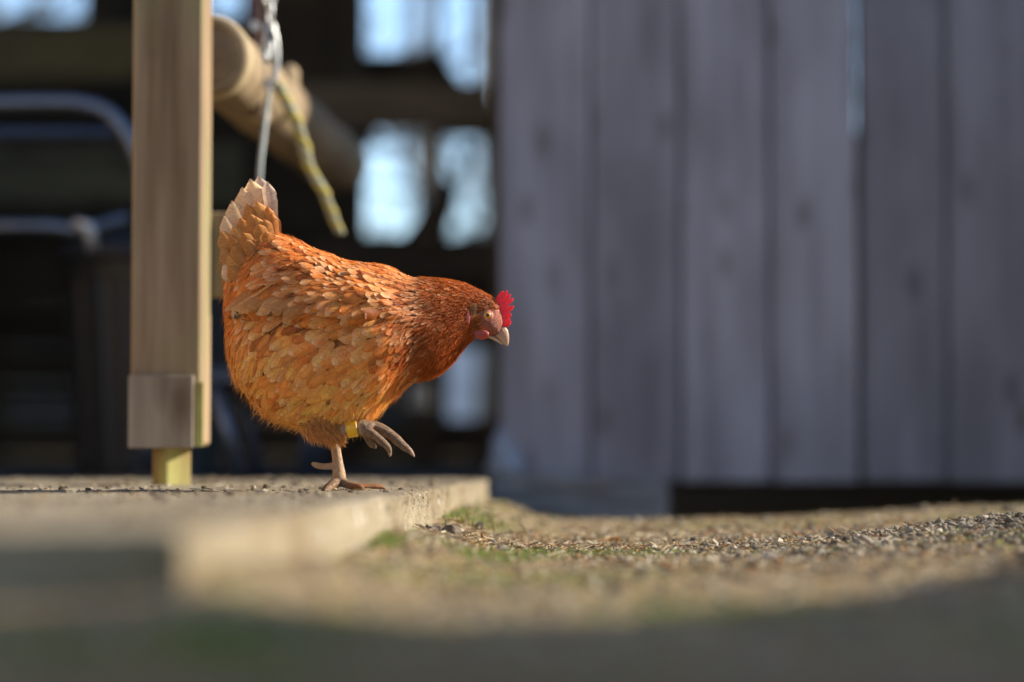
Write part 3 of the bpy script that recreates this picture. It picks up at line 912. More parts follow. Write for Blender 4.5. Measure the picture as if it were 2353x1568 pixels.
def lying(name, px, py, L, w, t, az, el, mat, label, cat):
    x, d = gpt(px, py); z = float(ground_z(x, d))
    bm = bmesh.new(); add_box(bm, -L / 2, L / 2, -w / 2, w / 2, -t / 2, t / 2)
    bmesh.ops.subdivide_edges(bm, edges=[e for e in bm.edges if e.calc_length() > L * .9], cuts=4)
    for v in bm.verts: v.co.y += w * .25 * math.sin(v.co.x / L * 7); v.co.z += t * .5 * math.sin(v.co.x / L * 5)
    M = Matrix.Translation((x, d, z + t * .5 + abs(math.sin(el)) * L * .5)) @ Matrix.Rotation(az, 4, 'Z') @ Matrix.Rotation(-el, 4, 'Y')
    bmesh.ops.transform(bm, matrix=M, verts=bm.verts)
    tag(bm_obj(name, bm, mat, bevel=t * .15), label, cat)
M_chip = plain('orange_bark_chip', (.46, .22, .06), .8, 0, .3, 200, .3)
M_stem = plain('dry_stem', (.36, .25, .14), .85, 0, .3, 200, .3)
lying('bark_chip', 1394, 1246, .036, .007, .005, .12, .02, M_chip, 'orange bark chip lying flat on the sunlit gravel', 'bark chip')
lying('dry_stem', 1210, 1238, .024, .0028, .0022, 2.9, .95, M_stem, 'short brown dry stem sticking up out of the ground', 'stem')
# ------------------------------------------------------------------ the hen
HD = 3.2                                             # distance of the hen's middle plane
PXM = HD / FPX * .919141                             # metres per source pixel
def c1(a, b, w=0.0):                                 # crop coordinates of the hen drawing, w = metres towards the camera
    p = S(500 + np.asarray(a, float) / 1.8238, 400 + np.asarray(b, float) / 1.8238, HD)
    p = np.array(p); p[..., 1] = HD - w; return p
def c2(a, b, w=0.0):
    p = np.array(S(900 + np.asarray(a, float) / 4.612, 660 + np.asarray(b, float) / 4.612, HD)); p[..., 1] = HD - w; return p
def c3(a, b, w=0.0):
    p = np.array(S(720 + np.asarray(a, float) / 5.6, 980 + np.asarray(b, float) / 5.6, HD)); p[..., 1] = HD - w; return p
K1, K2, K3 = PXM / 1.8238, PXM / 4.612, PXM / 5.6
def to_c1(p):
    """world -> crop 1 coordinates (affine near the hen)"""
    o = c1(0., 0.); ux = c1(1000., 0.)[0] - o[0]; vz = c1(0., 1000.)[2] - o[2]
    p = np.asarray(p); return (p[..., 0] - o[0]) / ux * 1000, (p[..., 2] - o[2]) / vz * 1000

foot = c3(690, 1380)
hen = empty('hen', (foot[0], HD, SLAB_Z))
tag(hen, 'reddish brown hen stepping off the slab with one foot raised', 'hen')

secs = [(190, 330, 112, 470, 22), (250, 305, 106, 580, 62), (358, 332, 103, 800, 150), (450, 366, 128, 985, 214), (540, 405, 222, 1120, 258),
        (640, 452, 372, 1205, 284), (740, 462, 540, 1245, 294), (830, 476, 690, 1225, 290), (900, 502, 800, 1175, 270), (965, 540, 868, 1100, 240),
        (1025, 540, 952, 1038, 203), (1090, 540, 1062, 1000, 166), (1150, 550, 1132, 945, 134), (1210, 566, 1182, 880, 106), (1262, 590, 1226, 832, 85),
        (1312, 617, 1272, 818, 69), (1350, 650, 1318, 812, 55), (1374, 696, 1345, 806, 40), (1384, 730, 1362, 800, 26)]
A = np.array(secs, float)
_ax = A[:, :2] - A[:, 2:4]; _ln = np.linalg.norm(_ax, axis=1, keepdims=True); _u = _ax / _ln      # leave room for the plumage
A[:, 2:4] += _u * np.interp(np.arange(len(A)), [0, 2, 4, 8, 11, 14, 18], [6, 34, 34, 20, 14, 6, 0])[:, None]
A[:, :2] -= _u * np.interp(np.arange(len(A)), [0, 2, 6, 11, 15, 18], [4, 8, 10, 8, 4, 0])[:, None]
A[2:5, 2:3] += 8; A[5:8, 3] += 12
Pd = np.concatenate([2 * A[:1] - A[1:2], A, 2 * A[-1:] - A[-2:-1]])
res = []
for i in range(1, len(Pd) - 2):
    for t in np.arange(9) / 9:
        res.append(.5 * ((2 * Pd[i]) + (-Pd[i - 1] + Pd[i + 1]) * t + (2 * Pd[i - 1] - 5 * Pd[i] + 4 * Pd[i + 1] - Pd[i + 2]) * t * t + (-Pd[i - 1] + 3 * Pd[i] - 3 * Pd[i + 1] + Pd[i + 2]) * t ** 3))
res.append(Pd[-2]); res = np.array(res)
NS, NA = len(res), 120
phi = np.arange(NA) / NA * 2 * np.pi
T = c1(res[:, 0], res[:, 1]); Bm = c1(res[:, 2], res[:, 3])
Cc, Hv, Wd = (T + Bm) / 2, (T - Bm) / 2, np.maximum(res[:, 4], 8) * K1
sn, cs_ = np.sin(phi), np.cos(phi)
prof_w = np.sign(sn) * np.abs(sn) ** .92 * (1 - .06 * cs_)
BV = Cc[:, None, :] + Hv[:, None, :] * cs_[None, :, None]
BV[:, :, 1] = HD - Wd[:, None] * prof_w[None, :]
# folded wing: a raised plate over each flank
WING = np.array([(900, 628), (840, 560), (740, 500), (600, 484), (470, 498), (372, 548), (262, 622), (128, 690), (160, 716), (300, 712), (400, 742), (540, 775), (680, 790), (800, 760), (880, 700)], float)
def poly_sd(px, py, poly):
    px = np.asarray(px, float); py = np.asarray(py, float)
    d = np.full(px.shape, 1e9); inside = np.zeros(px.shape, bool)
    for i in range(len(poly)):
        x0, y0 = poly[i]; x1, y1 = poly[(i + 1) % len(poly)]
        ex, ey = x1 - x0, y1 - y0
        t = np.clip(((px - x0) * ex + (py - y0) * ey) / (ex * ex + ey * ey), 0, 1)
        d = np.minimum(d, np.hypot(px - x0 - ex * t, py - y0 - ey * t))
        c = ((y0 > py) != (y1 > py)) & (px < ex * (py - y0) / (ey if ey else 1e-9) + x0)
        inside ^= c
    return np.where(inside, d, -d)
ca, cb_ = to_c1(BV)
side = np.abs(sn)[None, :] > .25
lift = np.where(side, smooth01((poly_sd(ca, cb_, WING) + 6) / 42), 0) * .015 * smooth01((950 - ca) / 250) * (1 - .85 * smooth01((ca - 480) / 180) * (1 - smooth01((cb_ - 560) / 110)))
dirn = BV - Cc[:, None, :]; dirn /= np.linalg.norm(dirn, axis=2, keepdims=True) + 1e-9
BV = BV + dirn * lift[..., None]
# gentle lumps so that the plumage does not lie like a shell
lump = .0022 * np.sin(ca * .019 + 2 * np.sin(cb_ * .013)) * np.sin(cb_ * .023 + 1) * smooth01((1150 - ca) / 200)
BV = BV + dirn * lump[..., None]
bvs = BV.reshape(-1, 3)
ii = (np.arange(NS - 1)[:, None] * NA + np.arange(NA)[None, :]); jj = (np.arange(NS - 1)[:, None] * NA + ((np.arange(NA) + 1) % NA)[None, :])
bfs = np.stack([ii.ravel(), jj.ravel(), (jj + NA).ravel(), (ii + NA).ravel()], 1).tolist()
caps = [list(range(NA))[::-1], [(NS - 1) * NA + j for j in range(NA)]]
torso = (bvs, bfs + caps)
bvh = BVHTree.FromPolygons([tuple(v) for v in bvs], [tuple(f) for f in bfs])

# legs and toes as tapered tubes joined with the torso into one skin
limbs = []
def limb(pts, cfun, k, sub=6, n=16):
    P_ = np.array([cfun(p[0], p[1], p[3] if len(p) > 3 else 0.0) for p in pts]); r_ = np.array([p[2] * k for p in pts])
    pth, rr = smooth_path(P_, r_, sub); limbs.append(tube_arrays(pth, rr, n)); return pth
WS = -.012                                           # standing leg is the far one
limb([(560, 470, 200, WS), (600, 580, 105, WS), (622, 660, 78, WS), (645, 740, 73, WS), (668, 860, 70, WS), (686, 980, 74, WS), (698, 1080, 84, WS), (704, 1170, 98, WS), (702, 1250, 100, WS), (690, 1320, 70, WS)], c3, K3)
limb([(690, 1030, 58, WS), (600, 1042, 50, WS + .002), (500, 1046, 46, WS + .003), (410, 1034, 43, WS + .003), (350, 1012, 34, WS + .003), (318, 1000, 14, WS + .003)], c3, K3)
limb([(705, 1240, 90, WS), (780, 1275, 68, WS + .004), (860, 1310, 54, WS + .010), (950, 1330, 52, WS + .015), (1010, 1340, 50, WS + .018), (1055, 1362, 32, WS + .02), (1088, 1392, 9, WS + .021)], c3, K3)
limb([(710, 1240, 85, WS), (820, 1300, 50, WS - .012), (980, 1330, 44, WS - .024), (1100, 1334, 44, WS - .030), (1210, 1336, 45, WS - .034), (1280, 1342, 32, WS - .036), (1350, 1382, 9, WS - .037)], c3, K3)
limb([(690, 1250, 85, WS), (620, 1310, 62, WS + .016), (585, 1345, 50, WS + .026), (560, 1365, 44, WS + .034), (545, 1378, 24, WS + .04), (535, 1390, 9, WS + .044)], c3, K3)
limb([(690, 1250, 85, WS), (600, 1305, 62, WS + .004), (540, 1340, 50, WS + .007), (495, 1362, 36, WS + .008), (452, 1388, 10, WS + .009)], c3, K3)
WR = .034                                            # raised leg is the near one
limb([(420, 300, 300, WR - .012), (520, 430, 210, WR - .008), (640, 520, 120, WR - .003), (740, 545, 92, WR), (860, 530, 88, WR), (960, 505, 92, WR), (1050, 500, 112, WR), (1140, 512, 104, WR), (1200, 530, 84, WR)], c3, K3)
limb([(1090, 480, 80, WR - .004), (1200, 480, 88, WR - .007), (1300, 515, 92, WR - .009), (1400, 570, 86, WR - .010), (1480, 625, 80, WR - .010), (1540, 680, 84, WR - .010), (1600, 735, 72, WR - .010), (1660, 785, 66, WR - .010), (1715, 825, 46, WR - .010), (1755, 872, 30, WR - .010), (1786, 915, 9, WR - .010)], c3, K3 * .86)
limb([(1090, 540, 84, WR + .004), (1190, 585, 78, WR + .008), (1270, 640, 70, WR + .010), (1330, 690, 68, WR + .010), (1390, 740, 58, WR + .010), (1430, 790, 52, WR + .010), (1448, 840, 38, WR + .010), (1452, 880, 27, WR + .010), (1450, 915, 9, WR + .010)], c3, K3 * .86)
limb([(1080, 560, 70, WR - .004), (1120, 640, 54, WR - .010), (1150, 700, 52, WR - .012), (1190, 740, 56, WR - .013), (1222, 765, 40, WR - .013), (1246, 800, 12, WR - .013)], c3, K3 * .86)
V_, F_ = [torso[0]], list(torso[1]); o_ = len(bvs)
for v, f in limbs:
    V_.append(v); F_ += [[a + o_ for a in q] for q in f]; o_ += len(v)
me = bpy.data.meshes.new('body_raw')
me.from_pydata((np.concatenate(V_) - np.array(origin(hen))).tolist(), [], F_)
tmp = bpy.data.objects.new('body_raw', me); COL.objects.link(tmp)
md = tmp.modifiers.new('r', 'REMESH'); md.mode = 'VOXEL'; md.voxel_size = .0011
ms = tmp.modifiers.new('s', 'SMOOTH'); ms.iterations = 3; ms.factor = .5
dg = bpy.context.evaluated_depsgraph_get()
body_me = bpy.data.meshes.new_from_object(tmp.evaluated_get(dg))
bpy.data.objects.remove(tmp); bpy.data.meshes.remove(me)
body_me.name = 'body'
nv = len(body_me.vertices)
bc_ = np.empty(nv * 3); body_me.vertices.foreach_get('co', bc_); bw_ = bc_.reshape(-1, 3) + np.array(origin(hen))
a_, b_ = to_c1(bw_)
wv = HD - bw_[:, 1]
colr = np.tile(np.array([.34, .13, .04]), (nv, 1))
leg_m = smooth01((b_ - 1262) / 16) * (a_ < 690) + smooth01((a_ - 640) / 20) * (b_ > 1165) * (wv > .012) * (a_ >= 640)
leg_m = np.clip(leg_m, 0, 1)[:, None]
leg_c = np.array([.66, .43, .26])[None] + 0 * colr
dirty = np.clip(smooth01((b_ - 1430) / 35) * (a_ < 700) + smooth01((a_ - 735) / 30) * (wv > .012) * (b_ > 1165), 0, 1)[:, None]
grime = (.55 + .45 * np.sin(a_ * .17 + 3 * np.sin(b_ * .09)) * np.sin(b_ * .21))[:, None]
leg_c = leg_c * (1 - dirty) + (np.array([.32, .19, .105]) * (.6 + .6 * grime)) * dirty
tipm = np.clip(smooth01((a_ - 955) / 20) + smooth01((b_ - 1328) / 12) * (a_ > 830) * (a_ < 890) , 0, 1)[:, None] * (a_ < 1000)[:, None] * (b_ > 1200)[:, None]
leg_c = leg_c * (1 - tipm) + np.array([.62, .40, .28]) * tipm
colr = colr * (1 - leg_m) + leg_c * leg_m
fm = smooth01(1.25 - np.hypot((a_ - 1336) / 62, (b_ - 738) / 62) )[:, None]
fm = np.clip(fm * 3, 0, 1)
colr = colr * (1 - fm) + (np.array([.62, .18, .105]) * (.82 + .3 * np.sin(a_ * .9) * np.sin(b_ * .8 + a_ * .3))[:, None]) * fm
at_ = body_me.color_attributes.new('Col', 'FLOAT_COLOR', 'POINT')
cc = np.ones((nv, 4)); cc[:, :3] = colr; at_.data.foreach_set('color', cc.ravel())
M_skin = attr_mat('hen_skin', .6, .35, 0, .3, 420, .12)
# horny scutes on the shanks and toes
t_ = M_skin.node_tree; bs = [x for x in t_.nodes if x.type == 'BUMP'][0]
vo = t_.nodes.new('ShaderNodeTexVoronoi'); vo.inputs['Scale'].default_value = 420; vo.feature = 'DISTANCE_TO_EDGE'
tc = t_.nodes.new('ShaderNodeTexCoord'); t_.links.new(tc.outputs['Object'], vo.inputs['Vector'])
rr_ = t_.nodes.new('ShaderNodeValToRGB'); rr_.color_ramp.elements[1].position = .18; t_.links.new(vo.outputs['Distance'], rr_.inputs[0])
t_.links.new(rr_.outputs[0], bs.inputs['Height']); bs.inputs['Strength'].default_value = .9; bs.inputs['Distance'].default_value = .0028
body_me.materials.clear()
body = link('body', body_me, M_skin, hen, smooth=True)

# ---- plumage -------------------------------------------------------------------------------
M_feather = feather_mat()
M_down = attr_mat('hen_down', .7, .2, .4, .2, 260)
ctl = np.array([  # a, b, flow (da, db), length, width, base rgb, chance of a pale feather, lift
    (1330, 625, -.75, -.35, 20, 7, .40, .13, .030, .05, .3), (1260, 630, -.9, -.1, 24, 8, .36, .11, .026, .05, .3), (1230, 790, -.8, .5, 24, 8, .36, .11, .03, .05, .3), (1275, 745, -.85, .45, 15, 5, .34, .11, .035, .15, .25), (1300, 668, -.95, -.05, 18, 6, .27, .08, .02, .05, .35),
    (1180, 600, -.97, .10, 40, 11, .40, .125, .028, .18, .4), (1150, 720, -.92, .30, 44, 12, .30, .082, .020, .12, .4), (1160, 860, -.7, .7, 42, 14, .34, .10, .025, .08, .4),
    (1060, 590, -.97, .15, 60, 15, .36, .115, .028, .45, .5), (1030, 680, -.93, .28, 70, 17, .33, .10, .026, .55, .6), (1010, 790, -.88, .42, 70, 19, .31, .088, .022, .45, .6),
    (1060, 920, -.62, .75, 62, 26, .31, .092, .022, .12, .6), (960, 900, -.72, .62, 70, 32, .28, .08, .02, .15, .8), (950, 1000, -.75, .6, 66, 40, .46, .19, .055, .3, .8),
    (930, 640, -.93, .33, 74, 24, .36, .125, .032, .45, .7), (960, 560, -1, .02, 74, 26, .50, .20, .06, .6, .7),
    (860, 860, -.75, .55, 78, 50, .46, .19, .052, .4, 1), (740, 880, -.8, .5, 82, 58, .52, .225, .062, .4, 1), (600, 880, -.78, .5, 86, 58, .54, .24, .07, .38, 1),
    (780, 1010, -.72, .6, 84, 56, .55, .25, .075, .4, 1), (820, 1120, -.55, .75, 80, 40, .58, .27, .085, .25, 1), (600, 1030, -.65, .7, 92, 56, .56, .26, .08, .35, 1.1),
    (480, 1130, -.6, .75, 92, 30, .62, .31, .105, .3, 1.2), (420, 960, -.6, .75, 96, 46, .54, .25, .075, .35, 1.1), (250, 960, -.5, .85, 92, 27, .58, .28, .09, .2, 1.2), (220, 800, -.5, .85, 88, 27, .52, .24, .075, .15, 1.1),
    (620, 1180, -.35, .92, 82, 26, .64, .33, .12, .3, 1.2), (720, 1170, -.1, .98, 76, 24, .63, .32, .115, .3, 1.2),
    (840, 640, -.97, .22, 84, 52, .44, .18, .05, .5, 1), (700, 560, -.99, .10, 82, 36, .42, .165, .045, .45, .9), (560, 520, -.98, .12, 84, 34, .40, .155, .042, .4, .9),
    (560, 620, -.93, .36, 92, 42, .42, .17, .047, .4, .9), (680, 690, -.93, .36, 94, 52, .44, .18, .05, .45, 1), (430, 640, -.86, .5, 110, 44, .40, .155, .042, .35, .9), (300, 680, -.85, .52, 120, 46, .48, .21, .065, .4, .9),
    (820, 480, -1, .04, 84, 30, .45, .17, .046, .5, .8), (640, 460, -.96, -.1, 80, 32, .43, .16, .043, .3, .8), (480, 400, -.88, -.05, 76, 34, .42, .155, .042, .3, .8), (400, 440, -.85, .15, 78, 36, .42, .155, .042, .4, .8),
    (260, 480, -.72, .6, 90, 44, .41, .155, .042, .3, .9), (170, 560, -.4, .9, 94, 44, .43, .165, .046, .3, .9), (140, 660, -.35, .93, 90, 44, .46, .19, .055, .3, .9),
    (320, 370, -.55, -.75, 92, 36, .44, .165, .045, .3, .8), (210, 380, -.75, -.45, 96, 44, .44, .165, .045, .3, .9), (140, 430, -.9, .2, 90, 44, .46, .19, .055, .3, .9)], float)
def fields(a, b):
    d2 = ((a[:, None] - ctl[None, :, 0]) ** 2 + (b[:, None] - ctl[None, :, 1]) ** 2) + 120.0
    w = d2 ** -2.0; w /= w.sum(1, keepdims=True)
    return w @ ctl[:, 2:]

def sample_surface(n):
    q = BV; e1 = q[1:, :, :] - q[:-1, :, :]; nxt = np.roll(q, -1, axis=1)
    e2 = (nxt - q)[:-1]
    ar = np.linalg.norm(np.cross(e1, e2), axis=2).ravel()
    k = rng.choice(len(ar), n, p=ar / ar.sum()); i, j = k // NA, k % NA
    u, v_ = rng.random(n)[:, None], rng.random(n)[:, None]
    return q[i, j] + e1[i, j] * u + e2[i, j] * v_

def nearest(P_):
    Q = np.empty_like(P_); N_ = np.empty_like(P_)
    for i, p in enumerate(P_.tolist()):
        co, no, _, _ = bvh.find_nearest(p)
        Q[i] = co; N_[i] = no
    return Q, N_
cen_axis = Cc
def outward(Q, N_):
    # flip normals that point to the body's middle
    d = Q[:, None, :] - Cc[None, ::9, :]; k = np.argmin((d ** 2).sum(2), 1); o = Q - Cc[::9][k]
    s = np.sign((o * N_).sum(1)); s[s == 0] = 1
    return N_ * s[:, None]

ROWS = np.array([0, .2, .42, .62, .78, .89, .96, 1.0])
ROUND_ = np.array([.30, .70, .92, 1.0, .96, .78, .52, .16]); POINT_ = np.array([.35, .85, 1.0, .88, .66, .40, .20, .03])
def make_feathers(name, P_, L, W, flow, base, tip, lift, pointed, mat, parent, conform=True, shaft=.25, curl=0.0):
    n = len(P_); R_ = len(ROWS)
    Q, N_ = nearest(P_); N_ = outward(Q, N_)
    D = np.stack([flow[:, 0], 0 * flow[:, 0], -flow[:, 1]], 1)
    D = D - N_ * (D * N_).sum(1, keepdims=True)
    ln = np.linalg.norm(D, axis=1, keepdims=True); D = D / np.maximum(ln, 1e-3)
    Sd = np.cross(N_, D)
    prof = np.where(pointed[:, None], POINT_, ROUND_)
    G = np.empty((n, R_, 5, 3)); X5 = np.array([-1, -.5, 0, .5, 1.0])
    h0 = rng.uniform(.0004, .0014, n)
    bend = rng.normal(0, .10, n)
    for r, t in enumerate(ROWS):
        for c, x in enumerate(X5):
            tt = t - .09 * abs(x) ** 2 * max(0, (t - .45) / .55) * (1 - pointed)          # rounded tip
            G[:, r, c] = Q + D * (L * tt)[:, None] + Sd * (x * .5 * W * prof[:, r] + bend * L * t * t)[:, None]
    if conform:
        q2, n2 = nearest(G.reshape(-1, 3)); n2 = outward(q2, n2)
        q2 = q2.reshape(G.shape); n2 = n2.reshape(G.shape)
    else:
        q2, n2 = G, np.broadcast_to(N_[:, None, None, :], G.shape)
    hh = h0[:, None, None] + lift[:, None, None] * (ROWS[None, :, None] ** 1.3) - (.14 * W)[:, None, None] * (X5[None, None, :] ** 2) * (ROWS[None, :, None] ** .5) * prof[:, :, None]
    hh = np.maximum(hh, -.002)
    hh = hh + (shaft * .0009) * (X5 == 0)[None, None, :] + curl * (ROWS[None, :, None] ** 3)
    Vv = q2 + n2 * hh[..., None]
    tt = ROWS[None, :, None]; xx = np.abs(X5)[None, None, :]
    edge = np.clip(smooth01((tt - .62) / .36) * .75 + .45 * smooth01((xx - .35) / .65) * smooth01((tt - .2) / .4), 0, 1)[..., None]
    Cv = base[:, None, None, :] * (1 - edge) + tip[:, None, None, :] * edge
    Cv = Cv * (1 + shaft * np.where((xx == 0)[..., None], 1.0, 0.0))
    em = np.clip(np.maximum((ROWS[None, :, None] - .55) / .45, 0) ** 1.6 + 0 * X5[None, None, :], 0, 1)
    em = np.maximum(em, np.abs(X5)[None, None, :] ** 3 * np.clip((ROWS[None, :, None] - .15) / .3, 0, 1) * .92) * np.ones((n, 1, 1))
    Cv = np.concatenate([np.clip(Cv, 0, 1), em[..., None]], -1)
    rid = rng.uniform(0, 90, (n, 1, 1))
    UVx = (ROWS[None, :, None] * L[:, None, None] - .45 * np.abs(X5)[None, None, :] * W[:, None, None]) / .0016 + rid
    UVy = np.abs(X5)[None, None, :] * .9 + rid * .37 + 0 * UVx
    UV = np.stack([UVx, UVy], -1)
    idx = (np.arange(R_ - 1)[:, None] * 5 + np.arange(4)[None, :]).ravel()
    qd = np.stack([idx, idx + 1, idx + 6, idx + 5], 1)
    F = (qd[None] + (np.arange(n) * R_ * 5)[:, None, None]).reshape(-1, 4)
    return mesh_obj(name, Vv.reshape(-1, 3), F, mat, parent, smooth=True, colors=Cv.reshape(-1, 4), uvs=UV.reshape(-1, 2))

cand = sample_surface(52000)
ca_, cb2 = to_c1(cand)
fl = fields(ca_, cb2)
face = (np.hypot((ca_ - 1338) / 50, (cb2 - 738) / 54) < 1) | (np.hypot((ca_ - 1306) / 27, (cb2 - 713) / 25) < 1)
ok = ~face & (ca_ < 1362)
ok &= ~((ca_ > 1252) & (cb2 > 778))
cand, ca_, cb2, fl = cand[ok], ca_[ok], cb2[ok], fl[ok]
big = smooth01((fl[:, 3] - 28) / 12)
wing_c = (poly_sd(ca_, cb2, WING) > -4) & (ca_ < 900)
fl[:, 2] *= 1 + .12 * big; fl[:, 3] *= 1 + np.where(wing_c, .0, .24) * big
Lc, Wc = fl[:, 2] * K1, fl[:, 3] * K1
space = (.40 + .06 * big) * np.sqrt(Lc * Wc)
cell = .006; hsh = {}
chosen = []
for i, p in enumerate(cand.tolist()):
    k = (int(p[0] // cell), int(p[1] // cell), int(p[2] // cell)); r = space[i]; m_ = int(r // cell) + 1
    good = True
    for ix in range(k[0] - m_, k[0] + m_ + 1):
        for iy in range(k[1] - m_, k[1] + m_ + 1):
            for iz in range(k[2] - m_, k[2] + m_ + 1):
                for q in hsh.get((ix, iy, iz), ()):
                    if (q[0] - p[0]) ** 2 + (q[1] - p[1]) ** 2 + (q[2] - p[2]) ** 2 < r * r: good = False; break
                if not good: break
            if not good: break
        if not good: break
    if good: hsh.setdefault(k, []).append(p); chosen.append(i)
ch = np.array(chosen)
P_, a_, b_, f_ = cand[ch], ca_[ch], cb2[ch], fl[ch]
n = len(ch)
L = f_[:, 2] * K1 * rng.uniform(.85, 1.2, n); W = f_[:, 3] * K1 * rng.uniform(.85, 1.15, n)
flow = f_[:, :2] + rng.normal(0, .14, (n, 2)) * np.clip(f_[:, 3:4] / 30, .35, 1.2)
inwing_ = (poly_sd(a_, b_, WING) > -4) & (a_ < 900)
pale = rng.random(n) < f_[:, 7] * 1.25
dark = rng.random(n) < .15
base = f_[:, 4:7] * rng.uniform(.76, 1.18, (n, 1))
base = np.where(dark[:, None], base * np.array([.58, .48, .42]), base)
base = np.where(pale[:, None], base * .75 + np.array([.66, .42, .22]) * .25, base)
bodym = smooth01((1000 - a_) / 160)[:, None]
base = np.minimum(base * (np.array([1.94, 1.63, 1.17]) * bodym + np.array([1.28, 1.0, .72]) * (1 - bodym)), .92)
base = np.where(inwing_[:, None], base * np.array([.82, .78, .68]), base)
tip = base * rng.choice([.72, .95, 1.1, 1.25], (n, 1), p=[.2, .3, .3, .2])
pt = np.where(pale[:, None], np.array([.92, .62, .33]) * rng.uniform(.75, 1.1, (n, 1)), tip)
tip = pt * .75 + tip * .25
lift_ = f_[:, 8] * .0024 * rng.uniform(.6, 1.5, n)
lift_ = np.where(inwing_, lift_ * 1.15, lift_)
sd_w = poly_sd(a_, b_, WING)
lift_ = np.where(inwing_ & (sd_w < 45), lift_ * 1.8, lift_)
inwing = (poly_sd(a_, b_, WING) > -4) & (a_ < 900)
pointed = (f_[:, 3] < 29)
neck = (a_ > 905) & (f_[:, 3] < 29); near_side = P_[:, 1] < HD
saddle = (b_ < 700 - .0 * a_) & (a_ < 700) & ~inwing & ~neck
tailb = saddle & (a_ < 340) & (b_ < 480)
head_ = a_ > 1215
groups = {'head_feathers': head_, 'neck_hackle': neck & ~head_, 'tail_coverts': tailb, 'saddle_feathers': saddle & ~tailb & ~head_}
rest = ~(head_ | neck | saddle | inwing)
groups['breast_feathers'] = rest & (a_ > 690); groups['flank_feathers'] = rest & (a_ <= 690)
def sel(nm, mk, parent=hen, kind='stuff'):
    if mk.sum() == 0: return None
    return tag(make_feathers(nm, P_[mk], L[mk], W[mk], flow[mk], base[mk], tip[mk], lift_[mk], pointed[mk], M_feather, parent), kind=kind)
for nm, mk in groups.items(): sel(nm, mk)
wings = {}
for sgn in (1, -1):
    mk = inwing & (near_side if sgn > 0 else ~near_side)
    wings[sgn] = sel('wing', mk, hen, None)

# long flight feathers along the rear and lower edge of each wing
for sgn in (1, -1):
    tips = [(112, 688), (140, 704), (176, 716), (226, 722), (282, 724), (336, 734), (392, 752)]
    for q, (ta, tb) in enumerate(tips):
        Lq = 250 - 14 * q
        fa, fb = (-.86, .50) if q < 4 else (-.84, .54)
        ra, rb = ta - fa * Lq * .8, tb - fb * Lq * .8
        p0 = np.array(c1(ra, rb)); 
        hit = bvh.ray_cast((p0[0], HD - sgn * .3, p0[2]), (0, sgn, 0))
        if hit[0] is None: continue
        P1 = np.array([hit[0][:]])
        pal = (q % 3 == 1)
        bcol = np.array([[.52, .215, .06]]) if not pal else np.array([[.64, .30, .10]])
        tcol = np.array([[.74, .40, .15]]) if not pal else np.array([[.84, .56, .28]])
        make_feathers('flight_feather', P1, np.array([Lq * .8 * K1]), np.array([66 * K1]), np.array([[fa, fb]]), bcol, tcol, np.array([.010 + .0004 * q]), np.array([False]), M_feather, wings[sgn])

# tail: broad vanes folded tent-wise about the middle
def vane(root, tipp, width, wroot, wtip, base, tip, bow=0.0, name='tail_feather', twist=0.0):
    nr_, nc = 14, 7
    r0, t0 = np.array(c1(*root, wroot)), np.array(c1(*tipp, wtip))
    ax = t0 - r0; Lq = np.linalg.norm(ax); d = ax / Lq
    sd = np.cross(np.array([0, -1.0, 0]), d); sd /= np.linalg.norm(sd); nm = np.cross(d, sd)
    sd2 = sd * math.cos(twist) + nm * math.sin(twist); nm = np.cross(d, sd2); sd = sd2
    u = np.linspace(0, 1, nr_); x = np.linspace(-1, 1, nc)
    prof = np.interp(u, [0, .15, .4, .7, .86, .95, 1], [.18, .55, .9, 1, .94, .72, .30])
    U, X = np.meshgrid(u, x, indexing='ij')
    along = U - .11 * X ** 2 * np.clip((U - .45) / .55, 0, 1)
    Vv = r0 + along[..., None] * ax + (X * prof[:, None] * width * K1 * .5)[..., None] * sd + (bow * K1 * np.sin(U * np.pi * .5))[..., None] * sd \
        + (-(X ** 2) * width * K1 * .12 + .0006 * (np.abs(X) < .05))[..., None] * nm * (1 if nm[1] < 0 else -1)
    e = np.clip(smooth01((U - .35) / .4) * .85 + .3 * np.abs(X), 0, 1)[..., None]
    C = np.array(base) * (1 - e) + np.array(tip) * e
    rim = smooth01((np.abs(X) - .6) / .4)[..., None] * .35
    C = C * (1 - rim) + np.array([.50, .26, .10]) * rim
    C = C * np.where(np.abs(X) < .05, 1.15, 1.0)[..., None]
    em = np.maximum(np.clip((U - .6) / .4, 0, 1) ** 2.2 * .95, np.abs(X) ** 4 * .9 * np.clip(U / .3, 0, 1))
    C = np.concatenate([np.clip(C, 0, 1), em[..., None]], -1)
    rid = random.uniform(0, 90)
    UV = np.stack([(U * Lq - .45 * np.abs(X) * width * K1) / .0018 + rid, np.abs(X) * .9 + rid * .37], -1)
    idx = (np.arange(nr_ - 1)[:, None] * nc + np.arange(nc - 1)).ravel()
    F = np.stack([idx, idx + 1, idx + nc + 1, idx + nc], 1)
    return mesh_obj(name, Vv.reshape(-1, 3), F, M_feather, hen, smooth=True, colors=C.reshape(-1, 4), uvs=UV.reshape(-1, 2))
CREAM, GREY, TAN = (.92, .64, .36), (.66, .50, .38), (.80, .46, .19)
BRN, RED = (.62, .28, .08), (.56, .235, .062)
vane((325, 360), (285, 68), 118, .000, .002, (.55, .36, .24), GREY, bow=18)
vane((330, 350), (318, 96), 84, .004, .007, (.55, .34, .2), GREY, bow=10)
